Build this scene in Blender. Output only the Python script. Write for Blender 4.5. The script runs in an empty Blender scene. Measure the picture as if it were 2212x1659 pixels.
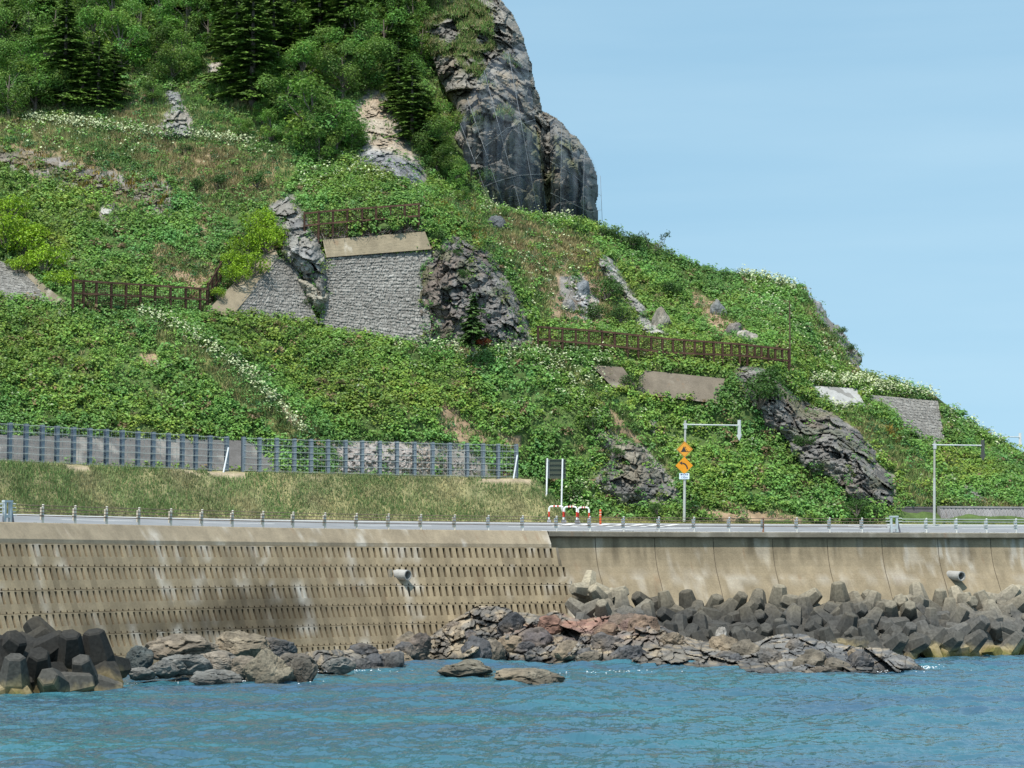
import bpy, bmesh, math, random
import numpy as np
from mathutils import Vector, Matrix, Euler

rng = np.random.default_rng(7)
random.seed(7)
scene = bpy.context.scene
COL = scene.collection
# ------------------------------------------------------------------ camera model
# (u, v) are image pixel coordinates; P() turns a pixel and a distance into a world point
FU, UC, VC, PITCH, CAMZ = 4563.0, 1106.0, 829.5, math.radians(4.85), 5.2
CP, SP = math.cos(PITCH), math.sin(PITCH)

def P(u, v, Y):
    u, v, Y = np.asarray(u, float), np.asarray(v, float), np.asarray(Y, float)
    cx = (u - UC) / FU; cz = (VC - v) / FU
    dy = CP - cz * SP; dz = SP + cz * CP
    k = Y / dy
    return np.stack(np.broadcast_arrays(cx * k, Y + 0 * k, CAMZ + dz * k), -1)

def proj(p):
    p = np.asarray(p, float)
    x, y, z = p[..., 0], p[..., 1], p[..., 2] - CAMZ
    f = y * CP + z * SP; w = -y * SP + z * CP
    return UC + FU * x / f, VC - FU * w / f

# ------------------------------------------------------------------ numeric noise
def hsh(i, j, k, s):
    with np.errstate(over='ignore'):
        x = (i.astype(np.int64).astype(np.uint32) * np.uint32(73856093)) ^ (j.astype(np.int64).astype(np.uint32) * np.uint32(19349663)) \
            ^ (k.astype(np.int64).astype(np.uint32) * np.uint32(83492791)) ^ np.uint32((s * 2654435761) & 0xffffffff)
        x ^= x >> np.uint32(16); x *= np.uint32(0x7feb352d); x ^= x >> np.uint32(15); x *= np.uint32(0x846ca68b); x ^= x >> np.uint32(16)
    return x.astype(np.float64) / 4294967296.0

def vnoise(p, s=0):
    i = np.floor(p); f = p - i; f = f * f * (3 - 2 * f)
    a, b, c = i[:, 0], i[:, 1], i[:, 2]
    r = 0
    for dx in (0, 1):
        wx = f[:, 0] if dx else 1 - f[:, 0]
        for dy in (0, 1):
            wy = f[:, 1] if dy else 1 - f[:, 1]
            for dz in (0, 1):
                wz = f[:, 2] if dz else 1 - f[:, 2]
                r = r + wx * wy * wz * hsh(a + dx, b + dy, c + dz, s)
    return r * 2 - 1

def fbm(p, s=0, o=4, g=.5):
    r = 0; a = 1.0; t = 0
    for n in range(o):
        r = r + a * vnoise(p * (2.03 ** n) + 17.3 * n, s + n); t += a; a *= g
    return r / t

def worley(p, s=0):
    """nearest-cell distance, second distance, the cell's random numbers and the offset from its centre"""
    i = np.floor(p)
    f1 = np.full(len(p), 9.0); f2 = f1.copy(); cid = np.zeros((len(p), 3)); dv = np.zeros((len(p), 3))
    for dx in (-1, 0, 1):
        for dy in (-1, 0, 1):
            for dz in (-1, 0, 1):
                c = i + (dx, dy, dz)
                q = c + np.stack([hsh(c[:, 0], c[:, 1], c[:, 2], s + n) for n in (1, 2, 3)], 1)
                d = p - q; L = np.sqrt((d * d).sum(1))
                m = L < f1
                f2 = np.where(m, f1, np.minimum(f2, L)); f1 = np.where(m, L, f1)
                cid[m] = c[m]; dv[m] = d[m]
    r = np.stack([hsh(cid[:, 0], cid[:, 1], cid[:, 2], s + n) for n in (11, 12, 13, 14)], 1)
    return f1, f2, r, dv

def facet(p, s=0):
    """broken-rock relief: every cell is a tilted plane with its own height, with a crack between cells"""
    w = p + .13 * np.stack([vnoise(p * 1.7 + 5, s + 31), vnoise(p * 1.7 + 9, s + 32), vnoise(p * 1.7 + 13, s + 33)], 1)
    f1, f2, r, dv = worley(w, s)
    t = (r[:, :3] - .5) * 2
    return .38 * (r[:, 3] - .5) + 1.2 * (dv * t).sum(1) - .16 * np.exp(-(f2 - f1) / .04), r[:, 3], f2 - f1

def rock_relief(Pw, scale, amp, s=0, squash=(1, 1, 1), rot=0.):
    c, sn = math.cos(rot), math.sin(rot)
    q = Pw.copy(); x, z = q[:, 0].copy(), q[:, 2].copy()
    q[:, 0] = c * x + sn * z; q[:, 2] = -sn * x + c * z
    q = q * np.array(squash) / scale
    a, t1, k1 = facet(q, s); b, t2, k2 = facet(q * 2.3 + 3, s + 40); d, t3, k3 = facet(q * 5.2 + 7, s + 80)
    return amp * (a + .48 * b + .2 * d + .05 * fbm(q * 9, s, 3)), .5 * t1 + .3 * t2 + .2 * t3, np.minimum(k1, k2 * .5)

# ------------------------------------------------------------------ plane helpers
def inpoly(x, y, poly):
    poly = np.asarray(poly, float); r = np.zeros(np.shape(x), bool)
    x0, y0 = poly[-1]
    for x1, y1 in poly:
        c = (y1 > y) != (y0 > y)
        with np.errstate(divide='ignore', invalid='ignore'):
            r ^= c & (x < (x0 - x1) * (y - y1) / (y0 - y1 + 1e-12) + x1)
        x0, y0 = x1, y1
    return r

def dist_line(x, y, pts, closed=False):
    pts = np.asarray(pts, float); d = np.full(np.shape(x), 1e9)
    n = len(pts)
    for a in range(n if closed else n - 1):
        p, q = pts[a], pts[(a + 1) % n]
        e = q - p; L = (e * e).sum() + 1e-9
        t = np.clip(((x - p[0]) * e[0] + (y - p[1]) * e[1]) / L, 0, 1)
        d = np.minimum(d, np.hypot(x - p[0] - t * e[0], y - p[1] - t * e[1]))
    return d

def sstep(a, b, x):
    t = np.clip((np.asarray(x, float) - a) / (b - a), 0, 1); return t * t * (3 - 2 * t)

# ------------------------------------------------------------------ objects
WL = {}
def tag(o, label=None, cat=None, group=None, kind=None):
    if label: o['label'] = label
    if cat: o['category'] = cat
    if group: o['group'] = group
    if kind: o['kind'] = kind
    return o

def thing(name, label, cat, loc=(0, 0, 0), group=None):
    o = bpy.data.objects.new(name, None); COL.objects.link(o); o.location = Vector([float(t) for t in loc])
    o.empty_display_size = .3
    WL[o.name] = np.array(loc, float)
    return tag(o, label, cat, group)

def mk(name, V, faces, mat, parent=None, col=None, smooth=False, loc=None):
    """one mesh object from arrays; faces: a (n,k) array or a list of such arrays / index lists"""
    V = np.asarray(V, float)
    base = WL[parent.name] if parent else (np.array(loc, float) if loc is not None else np.zeros(3))
    me = bpy.data.meshes.new(name)
    fl = [np.asarray(f, np.int64) for f in (faces if isinstance(faces, list) else [faces]) if len(f)]
    idx = np.concatenate([f.ravel() for f in fl])
    tot = np.concatenate([np.full(f.shape[0] if f.ndim == 2 else 1, f.shape[-1]) for f in fl])
    me.vertices.add(len(V)); me.vertices.foreach_set('co', (V - base).astype(np.float32).ravel())
    me.loops.add(len(idx)); me.loops.foreach_set('vertex_index', idx.astype(np.int32))
    me.polygons.add(len(tot)); st = np.concatenate([[0], np.cumsum(tot)[:-1]])
    me.polygons.foreach_set('loop_start', st.astype(np.int32)); me.polygons.foreach_set('loop_total', tot.astype(np.int32))
    me.polygons.foreach_set('use_smooth', np.full(len(tot), bool(smooth)))
    me.update(calc_edges=True)
    if col is not None:
        a = me.attributes.new('col', 'FLOAT_COLOR', 'POINT')
        c = np.ones((len(V), 4), np.float32); c[:, :3] = col
        a.data.foreach_set('color', c.ravel())
    me.materials.append(mat)
    o = bpy.data.objects.new(name, me); COL.objects.link(o)
    if parent: o.parent = parent
    elif loc is not None: o.location = Vector([float(t) for t in loc])
    WL[o.name] = base
    return o

def dup(root, loc=None, rot=None, scale=None):
    """copies a thing, its parts and their sub-parts (mesh data shared)"""
    r = root.copy(); COL.objects.link(r)
    if loc is not None: r.location = Vector([float(t) for t in loc])
    if rot is not None: r.rotation_euler = rot
    if scale is not None: r.scale = scale
    for ch in list(root.children):
        c = ch.copy(); COL.objects.link(c); c.parent = r
        for g in list(ch.children):
            d = g.copy(); COL.objects.link(d); d.parent = c
    return r

class MB:
    """collects simple solids into ONE mesh"""
    def __init__(s): s.v = []; s.f = []; s.c = []; s.n = 0
    def add(s, V, F, col=(1, 1, 1)):
        V = np.asarray(V, float); s.v.append(V); s.c.append(np.tile(np.asarray(col, float), (len(V), 1)) if np.ndim(col) == 1 else np.asarray(col))
        for f in F: s.f.append(np.array([[i + s.n for i in f]]))
        s.n += len(V); return s
    def box(s, c, size, ax=None, col=(1, 1, 1), taper=1.0):
        hx, hy, hz = [t / 2 for t in size]
        L = np.array([(x * hx * (taper if z > 0 else 1), y * hy * (taper if z > 0 else 1), z * hz) for z in (-1, 1) for y in (-1, 1) for x in (-1, 1)])
        if ax is not None: L = L @ np.asarray(ax, float)     # rows: world directions of local x, y, z
        return s.add(L + np.asarray(c, float), [(0, 2, 3, 1), (4, 5, 7, 6), (0, 1, 5, 4), (2, 6, 7, 3), (0, 4, 6, 2), (1, 3, 7, 5)], col)
    def tube(s, pts, r, n=8, col=(1, 1, 1), cap=True):
        pts = np.asarray(pts, float); m = len(pts); r = np.broadcast_to(r, (m,))
        V = []
        for i in range(m):
            d = pts[min(i + 1, m - 1)] - pts[max(i - 1, 0)]; d = d / (np.linalg.norm(d) + 1e-9)
            a = np.cross(d, (0, 0, 1.) if abs(d[2]) < .9 else (0, 1., 0)); a /= np.linalg.norm(a); b = np.cross(d, a)
            for k in range(n):
                t = 2 * math.pi * k / n; V.append(pts[i] + r[i] * (math.cos(t) * a + math.sin(t) * b))
        F = [(i * n + k, i * n + (k + 1) % n, (i + 1) * n + (k + 1) % n, (i + 1) * n + k) for i in range(m - 1) for k in range(n)]
        if cap: F += [tuple(range(n))[::-1], tuple((m - 1) * n + k for k in range(n))]
        return s.add(V, F, col)
    def prism(s, poly, o, ax, ay, an, d, col=(1, 1, 1)):
        """flat outline (list of (a, b)) in the plane o + a*ax + b*ay, thickness d along an"""
        o, ax, ay, an = [np.asarray(t, float) for t in (o, ax, ay, an)]
        A = np.array([o + a * ax + b * ay for a, b in poly]); n = len(A)
        F = [tuple(range(n))[::-1], tuple(range(n, 2 * n))] + [(k, (k + 1) % n, n + (k + 1) % n, n + k) for k in range(n)]
        return s.add(np.concatenate([A, A + an * d]), F, col)
    def build(s, name, mat, parent=None, loc=None, smooth=False):
        return mk(name, np.concatenate(s.v), s.f, mat, parent, np.concatenate(s.c), smooth, loc)

# ------------------------------------------------------------------ materials
def mat(name, col=None, rough=.85, nscale=3., namt=.25, nscale2=None, bump=0., bscale=12., spec=.25, metal=0., trans=0., attr=True, tint=None):
    m = bpy.data.materials.new(name); m.use_nodes = True; nt = m.node_tree; N, L = nt.nodes, nt.links
    b = N['Principled BSDF']; b.inputs['Roughness'].default_value = rough; b.inputs['Metallic'].default_value = metal
    b.inputs['Specular IOR Level'].default_value = spec
    geo = N.new('ShaderNodeNewGeometry')
    def noise(sc, det=6):
        n = N.new('ShaderNodeTexNoise'); n.inputs['Scale'].default_value = sc; n.inputs['Detail'].default_value = det
        L.new(geo.outputs['Position'], n.inputs['Vector']); return n
    src = None
    if attr:
        a = N.new('ShaderNodeAttribute'); a.attribute_name = 'col'; src = a.outputs['Color']
        if col is not None:
            mm = N.new('ShaderNodeMix'); mm.data_type = 'RGBA'; mm.blend_type = 'MULTIPLY'; mm.inputs[0].default_value = 1
            L.new(src, mm.inputs[6]); mm.inputs[7].default_value = (*col, 1); src = mm.outputs[2]
    else:
        r = N.new('ShaderNodeRGB'); r.outputs[0].default_value = (*col, 1); src = r.outputs[0]
    for sc, am in ((nscale, namt), (nscale2, namt * .7)):
        if sc is None or not am: continue
        n = noise(sc); mr = N.new('ShaderNodeMapRange'); mr.inputs[1].default_value = .3; mr.inputs[2].default_value = .7
        mr.inputs[3].default_value = 1 - am; mr.inputs[4].default_value = 1 + am
        L.new(n.outputs['Fac'], mr.inputs[0])
        mm = N.new('ShaderNodeMix'); mm.data_type = 'RGBA'; mm.blend_type = 'MULTIPLY'; mm.inputs[0].default_value = 1
        L.new(src, mm.inputs[6]); L.new(mr.outputs[0], mm.inputs[7]); src = mm.outputs[2]
    L.new(src, b.inputs['Base Color'])
    if bump:
        n = noise(bscale, 8); bp = N.new('ShaderNodeBump'); bp.inputs['Strength'].default_value = bump; bp.inputs['Distance'].default_value = .1
        L.new(n.outputs['Fac'], bp.inputs['Height']); L.new(bp.outputs[0], b.inputs['Normal'])
    if trans:
        t = N.new('ShaderNodeBsdfTranslucent'); mx = N.new('ShaderNodeMixShader'); mx.inputs[0].default_value = trans
        L.new(src, t.inputs['Color']); L.new(b.outputs[0], mx.inputs[1]); L.new(t.outputs[0], mx.inputs[2])
        L.new(mx.outputs[0], N['Material Output'].inputs['Surface'])
    m['src'] = 1
    return m

M = {}
M['leaf'] = mat('leaf', rough=.5, nscale=.22, namt=.18, spec=.3, trans=.36)
M['needle'] = mat('needle', rough=.6, nscale=.4, namt=.2, spec=.2, trans=.08)
M['blade'] = mat('grass blade', rough=.7, nscale=.5, namt=.2, spec=.15, trans=.15)
M['petal'] = mat('white petal', rough=.7, nscale=1, namt=.1, spec=.1, trans=.1)
M['bark'] = mat('bark', (.13, .105, .085), nscale=6, namt=.3, attr=False)
M['soil'] = mat('soil', rough=.95, nscale=1.5, namt=.25, nscale2=7, bump=.5, bscale=5, spec=.1)
M['rock'] = mat('rock', rough=.9, nscale=2.2, namt=.22, nscale2=11, bump=.6, bscale=9, spec=.2)
M['wetrock'] = mat('shore rock', rough=.8, nscale=3, namt=.25, nscale2=14, bump=.6, bscale=11, spec=.3)
M['stone'] = mat('wall stone', rough=.92, nscale=3, namt=.22, nscale2=15, bump=.4, bscale=14, spec=.15)
M['concrete'] = mat('concrete', rough=.9, nscale=1.1, namt=.13, nscale2=9, bump=.25, bscale=20, spec=.2)
M['asphalt'] = mat('asphalt', (.22, .225, .235), rough=.9, nscale=.7, namt=.12, nscale2=30, attr=False)
M['paint'] = mat('road paint', (.72, .72, .70), rough=.7, nscale=5, namt=.15, attr=False)
M['steel'] = mat('painted steel', rough=.45, nscale=2, namt=.1, nscale2=12, spec=.4)
M['rust'] = mat('rusty steel', rough=.85, nscale=3, namt=.35, nscale2=14, spec=.2)
M['sign'] = mat('sign face', rough=.4, nscale=3, namt=.06, spec=.4)
SKY_AIR,SKY_DUST,SKY_OZ,SKY_STR,SUN_STR,EXPO=1.0,1.0,3.0,.15,3.8,0.55
SEA_A,SEA_B=(.044,.094,.145,1),(.038,.130,.162,1)
# ================================================================== LIGHT, SKY, CAMERA
SUN = np.array((-.20, -.45, .87)); SUN /= np.linalg.norm(SUN)
w = bpy.data.worlds.new('World'); scene.world = w; w.use_nodes = True
nt = w.node_tree; sky = nt.nodes.new('ShaderNodeTexSky'); sky.sky_type = 'NISHITA'; sky.sun_disc = False
sky.sun_elevation = math.asin(SUN[2]); sky.sun_rotation = math.atan2(SUN[0], SUN[1])
sky.altitude = 0; sky.air_density = SKY_AIR; sky.dust_density = SKY_DUST; sky.ozone_density = SKY_OZ
bg = nt.nodes['Background']; bg.inputs['Strength'].default_value = SKY_STR
tc_ = nt.nodes.new('ShaderNodeTexCoord'); mp_ = nt.nodes.new('ShaderNodeMapping'); mp_.inputs['Scale'].default_value = (1, 1, .25); mp_.inputs['Location'].default_value = (0, 0, .25)
nt.links.new(tc_.outputs['Generated'], mp_.inputs[0]); nt.links.new(mp_.outputs[0], sky.inputs[0])          # even, slightly milky summer sky
mm = nt.nodes.new('ShaderNodeMix'); mm.data_type = 'RGBA'; mm.blend_type = 'MULTIPLY'; mm.inputs[0].default_value = 1; mm.inputs[7].default_value = (1.05, 1.09, .87, 1)
ci = nt.nodes.new('ShaderNodeTexNoise'); ci.inputs['Scale'].default_value = 2.2; ci.inputs['Detail'].default_value = 5; mpc = nt.nodes.new('ShaderNodeMapping'); mpc.inputs['Scale'].default_value = (1, 1, 9)
nt.links.new(tc_.outputs['Generated'], mpc.inputs[0]); nt.links.new(mpc.outputs[0], ci.inputs['Vector']); mrc = nt.nodes.new('ShaderNodeMapRange'); mrc.inputs[1].default_value = .35; mrc.inputs[2].default_value = .75; mrc.inputs[3].default_value = 0; mrc.inputs[4].default_value = .2
nt.links.new(ci.outputs['Fac'], mrc.inputs[0]); mc = nt.nodes.new('ShaderNodeMix'); mc.data_type = 'RGBA'; mc.inputs[7].default_value = (4.0, 4.9, 5.2, 1)         # thin veil of high cloud
nt.links.new(mrc.outputs[0], mc.inputs[0])
nt.links.new(sky.outputs[0], mm.inputs[6]); nt.links.new(mm.outputs[2], mc.inputs[6]); nt.links.new(mc.outputs[2], bg.inputs['Color'])
ld = bpy.data.lights.new('sun', 'SUN'); ld.energy = SUN_STR; ld.angle = math.radians(.5); ld.color = (1, .955, .88)
lo = bpy.data.objects.new('sun', ld); COL.objects.link(lo); lo.rotation_euler = Vector(SUN).to_track_quat('Z', 'Y').to_euler(); lo.location = (-60, -40, 90)
cd = bpy.data.cameras.new('camera'); cd.sensor_width = 36; cd.lens = FU / 2212 * 36; cd.clip_end = 9000; cd.clip_start = .5
co = bpy.data.objects.new('camera', cd); COL.objects.link(co); co.location = (0, 0, CAMZ); co.rotation_euler = (math.pi / 2 + PITCH, 0, 0)
scene.camera = co
scene.view_settings.view_transform = 'Standard'; scene.view_settings.look = 'None'; scene.view_settings.exposure = EXPO; scene.view_settings.gamma = 1

# ================================================================== COAST LINE (plan of the sea wall) 
knots = np.array([(-48, 60.), (-40, 74), (-32.3, 88), (-24.4, 100.6), (-17.4, 111.6), (-9.9, 120.6), (-3, 125.4), (3.1, 128.8), (10, 131.2), (18, 133.2), (27, 135), (36, 137), (48, 140.5), (62, 145), (80, 152)])
def catmull(K, n=60):
    K = np.vstack([2 * K[0] - K[1], K, 2 * K[-1] - K[-2]]); out = []
    for i in range(1, len(K) - 2):
        t = np.linspace(0, 1, n, endpoint=False)[:, None]; a, b, c, d = K[i - 1:i + 3]
        out.append(.5 * (2 * b + (c - a) * t + (2 * a - 5 * b + 4 * c - d) * t ** 2 + (3 * b - a - 3 * c + d) * t ** 3))
    return np.vstack(out + [K[-2:-1]])
CL = catmull(knots); CLS = np.concatenate([[0], np.cumsum(np.hypot(*np.diff(CL, axis=0).T))])
T_ = np.gradient(CL, CLS, axis=0); T_ /= np.linalg.norm(T_, axis=1)[:, None]
def wp(s, o=0., z=0.):
    """point at running length s along the wall, o metres inland (negative: seaward), height z"""
    s = np.asarray(s, float)
    x = np.interp(s, CLS, CL[:, 0]); y = np.interp(s, CLS, CL[:, 1]); tx = np.interp(s, CLS, T_[:, 0]); ty = np.interp(s, CLS, T_[:, 1])
    o = np.asarray(o, float)
    return np.stack(np.broadcast_arrays(x - ty * o, y + tx * o, np.asarray(z, float) + 0 * s), -1)
def wtan(s): return np.array((np.interp(s, CLS, T_[:, 0]), np.interp(s, CLS, T_[:, 1]), 0.))
def s_at(u, o=0., z=7.1):
    ss = np.linspace(0, CLS[-1], 3000); uu, _ = proj(wp(ss, o, z)); return np.interp(u, uu, ss)
S0, S1 = s_at(-120), CLS[-1]
SR = s_at(1181)                     # where the block revetment ends and the curved wall starts

def sweep(name, prof, s, mt, col=None, parent=None, smooth=False, kind=None, jit=None):
    prof = np.asarray(prof, float); V = np.stack([wp(s, o, z) for o, z in prof], 1)      # (ns, np, 3)
    n, m = V.shape[:2]
    if jit is not None: V = V + jit(V)
    i = np.arange(n - 1)[:, None] * m + np.arange(m - 1)[None]
    F = np.stack([i, i + m, i + m + 1, i + 1], -1).reshape(-1, 4)
    c = col(V.reshape(-1, 3)) if callable(col) else (np.tile(col, (n * m, 1)) if col is not None else None)
    o = mk(name, V.reshape(-1, 3), F, mt, parent, c, smooth)
    if kind: tag(o, kind=kind)
    return o

# ---- road, paint, verge
sd = np.arange(S0 - 8, S1, 1.0)
sweep('road', [(.1, 7.06), (.3, 7.14), (4.5, 7.5), (8.7, 7.84)], sd, M['asphalt'], kind='structure')
def line(mb, o0, o1, s):
    z = lambda o: 7.14 + (o - .3) * .0838 + .008
    a, b = wp(s, o0, z(o0)), wp(s, o1, z(o1)); n = len(s)
    V = np.concatenate([a, b]); mb.add(V, [(k, k + 1, n + k + 1, n + k) for k in range(n - 1)])
mb = MB()
line(mb, 7.6, 7.95, np.arange(S0, S1, 1.)); line(mb, .62, .8, np.arange(SR, S1, 1.))
for k in np.arange(S0 + 2, S1, 10.): line(mb, 4.2, 4.34, np.linspace(k, k + 5, 6))
for k in range(7):                                        # hatched island by the lay-by
    sa = s_at(1258) + k * 1.1
    a = [wp(sa + dx, o, 7.14 + (o - .3) * .0838 + .012) for dx, o in ((0, 4.9), (.45, 4.9), (2.4, 7.4), (1.95, 7.4))]
    mb.add(a, [(0, 1, 2, 3)])
mb.add([wp(s_at(1340) + dx, o, 7.15 + (o - .3) * .0838 + .008) for dx, o in ((0, 1.6), (5.8, 3.3), (5.8, 3.55), (0, 1.95))], [(0, 1, 2, 3)])
mb.add([wp(s_at(1905) + dx, o, 7.15 + (o - .3) * .0838 + .008) for dx, o in ((0, 6.2), (2.8, 4.6), (2.9, 4.8), (.1, 6.5))], [(0, 1, 2, 3)])
tag(mb.build('road_markings', M['paint']), kind='structure')
def vcol(V):
    n = fbm(V * .6, 3)[:, None]; return np.clip(np.array((.15, .15, .05)) + n * np.array((.1, .07, .03)), .02, 1)
sweep('verge', [(8.7, 7.83), (9.6, 7.95), (11.5, 8.25), (14, 8.5), (22, 8.7)], np.arange(S0 - 8, S1, .6), M['soil'], vcol, kind='structure')

# ================================================================== SEA WALLS
def stain(V, base, seed, white=.0, dark=.0):
    """weathering of old concrete: broad patches, vertical runs, lime bloom, dark algae"""
    n1 = fbm(V * np.array((.25, .25, .35)), seed)[:, None]; n2 = fbm(V * np.array((3., 3., .35)), seed + 5, 3)[:, None]
    c = np.array(base) * (1 + .16 * n1 + .22 * n2)
    wmask = sstep(.18, .5, fbm(V * np.array((1.1, 1.1, .5)), seed + 9)[:, None] + .25 * n2) * white
    c = c * (1 - wmask) + np.array((.52, .48, .42)) * wmask
    rust = sstep(.42, .6, fbm(V * np.array((2.5, 2.5, .25)), seed + 3)[:, None]) * .35
    c = c * (1 - rust) + np.array((.2, .11, .06)) * rust
    dmask = sstep(.1, .5, fbm(V * np.array((.35, .35, .5)), seed + 21)[:, None] + .2 * n2) * dark
    return np.clip(c * (1 - dmask * .75), .02, .8)

TAN = (.248, .195, .124)
rv = thing('block_revetment', 'stepped sea wall of slotted tan concrete blocks below the road', 'sea wall', wp((S0 + SR) / 2, -3, -.4))
sp = np.concatenate([np.arange(S0 - 6, SR, .11), [SR]])
pr = [(.5, 7.10), (.0, 7.16), (-.06, 7.13), (-.36, 6.7), (-.60, 6.36), (-.62, 6.15), (-.5, 6.14)]
cp = sweep('parapet', pr, sp, M['concrete'], lambda V: stain(V, (.275, .223, .155), 4, .55), rv)
# the vertical joint cap that closes the parapet's end
e = np.stack([wp(SR, o, z) for o, z in pr + [(1.2, 6.1), (1.2, 7.0)]])
MB().add(e, [(0, 1, 2, 3, 4, 5, 6), (0, 6, 7, 8)], (.3, .25, .19)).build('end_face', M['concrete'], rv)
ZT = [6.14, 5.02, 3.92, 2.84, 1.78, .74, -.3]
for r in range(6):
    zt, zb = ZT[r], ZT[r + 1] - .01; o_t = -.68 - .55 * r; o_b = o_t - .45          # seaward offsets at top and bottom
    send = SR + (.55, .9, 1.1, 1.2, 1.2, 1.0)[r]
    pitch = .435; ss = np.arange(S0 - 6 + (r % 2) * .17, send - pitch + .01, pitch)
    V = []; F = []; C = []; n = 0
    dz = zt - zb
    for k, s in enumerate(ss):
        j = rng.normal(0, .004); tone = 1 + rng.normal(0, .10)
        def blk(s0, s1, za, zc, back):
            global_f = []
            q = []
            for z, d in ((za, 0), (za, back), (zc, 0), (zc, back)):
                o = o_t + (zt - z) / dz * (o_b - o_t) + j + d
                q += [wp(s0, o, z), wp(s1, o, z)]
            return q
        for s0, s1, za, zc in ((s + .10, s + pitch, zb + .03, zb + .12), (s, s + pitch - .002, zb + .12, zt - .62), (s + .165, s + pitch - .002, zt - .62, zt - .05), (s, s + pitch, zt - .05, zt)):
            q = blk(s0, s1, za, zc, .26)
            V += q; C += [tone, tone, tone * .45, tone * .45] * 2  # rear corners of each block darkened in colour, shade painted into the slots
            F += [(n, n + 1, n + 5, n + 4), (n, n + 4, n + 6, n + 2), (n + 1, n + 3, n + 7, n + 5), (n + 4, n + 5, n + 7, n + 6), (n, n + 2, n + 3, n + 1)]; n += 8
    # backing behind the slots, its colour darkened to paint in their shade
    b0 = len(V); sb = np.append(ss, send)
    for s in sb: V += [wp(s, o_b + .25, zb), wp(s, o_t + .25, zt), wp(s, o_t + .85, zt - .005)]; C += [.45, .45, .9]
    for k in range(len(sb) - 1):
        a = b0 + k * 3; F += [(a, a + 3, a + 4, a + 1), (a + 1, a + 4, a + 5, a + 2)]
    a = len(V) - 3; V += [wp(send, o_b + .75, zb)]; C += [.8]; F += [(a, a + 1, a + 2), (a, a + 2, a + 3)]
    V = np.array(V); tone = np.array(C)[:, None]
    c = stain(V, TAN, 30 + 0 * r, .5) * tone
    uu, vv = proj(V)
    # the tide and a seep darken the middle of the lower courses
    dk = np.exp(-(((uu - 560) / 120) ** 2 + ((vv - 1320) / 50) ** 2)) * (1.0 + 1.1 * fbm(V * np.array((.9, .9, .9)), 77)) + .55 * np.exp(-((uu - 380) / 200) ** 2 - ((vv - 1355) / 22) ** 2)
    lim = np.exp(-(((uu - 652 - .3 * (vv - 1282)) / 13) ** 4 + ((vv - 1282) / 24) ** 4)) * (.55 + .9 * fbm(V * np.array((3., 3., .3)), 19)) + .6 * np.exp(-((vv - 1362) / 8) ** 2) * sstep(.0, .4, fbm(V * np.array((1.5, 1.5, .6)), 12)) * (uu < 760)
    c = c * (1 - np.clip(dk, 0, .58)[:, None]); c = c + (np.array((.55, .52, .46)) - c) * np.clip(lim, 0, .8)[:, None]
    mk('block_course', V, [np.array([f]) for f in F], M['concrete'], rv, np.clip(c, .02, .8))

sw = thing('curved_sea_wall', 'smooth curved tan sea wall with overhanging lip above the concrete armour blocks', 'sea wall', wp((SR + S1) / 2, -2, -.5))
lip = [(.6, 7.10), (.0, 7.14), (-.20, 7.12), (-.23, 7.08), (-.23, 6.84), (-.20, 6.81), (.16, 6.76), (.2, 6.7)]
sl = np.arange(SR + .01, S1, .2)
sweep('lip', lip, sl, M['concrete'], lambda V: stain(V, (.175, .155, .12), 8, .25, .3), sw)
face = [(.13, 6.80), (.10, 6.5), (.06, 6.2), (-.02, 5.8), (-.14, 5.4), (-.30, 5.0), (-.52, 4.6), (-.78, 4.24), (-.80, 4.2), (-.84, 4.18), (-1.15, 3.7), (-1.55, 3.1), (-2.1, 2.3), (-2.7, 1.4), (-3.3, .5), (-3.8, -.4)]
joints = s_at(np.array([1180, 1286, 1414, 1541, 1669, 1787, 1905, 2026, 2140, 2250, 2370]), .1, 6.)
def fcol(V):
    c = stain(V, (.235, .187, .122), 15, .25)
    z = V[:, 2:3]
    runs = sstep(.05, .45, fbm(V * np.array((2.2, 2.2, .06)), 61, 3)[:, None]) * sstep(4.6, 6.3, z) * .75      # dark drips below the lip
    c = c * (1 - .5 * runs)
    bloom = np.exp(-((z - 4.35) / .22) ** 2) * sstep(.05, .4, fbm(V * np.array((.8, .8, 1.5)), 62)[:, None])   # lime at the pour joint
    run2 = sstep(.3, .5, fbm(V * np.array((1.8, 1.8, .05)), 66, 3)[:, None]) * sstep(3.8, 5.5, z) * sstep(14, 30, V[:, :1])
    k = np.clip(bloom * .55 + .6 * run2, 0, .7); c = c * (1 - k) + np.array((.42, .39, .34)) * k
    low = sstep(1.8, .3, z); return c * (1 - .45 * low)
for a, b in zip(list(joints), list(joints[1:]) + [S1]):
    s = np.concatenate([[a + .022], np.arange(a + .1, b - .05, .11), [b - .022]])
    sweep('wall_panel', face, s, M['concrete'], fcol, sw, smooth=False)
sweep('joint_backing', [(o + .06, z) for o, z in face], sl, M['concrete'], np.array((.115, .095, .07)), sw)
e = np.stack([wp(SR + .02, o, z) for o, z in face]); e2 = np.stack([wp(SR + .02, 1.2, z) for z in (-.4, 6.8)])
MB().add(np.concatenate([e, e2]), [tuple(range(len(e) + 2))], (.3, .26, .2)).build('end_face', M['concrete'], sw)

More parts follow.
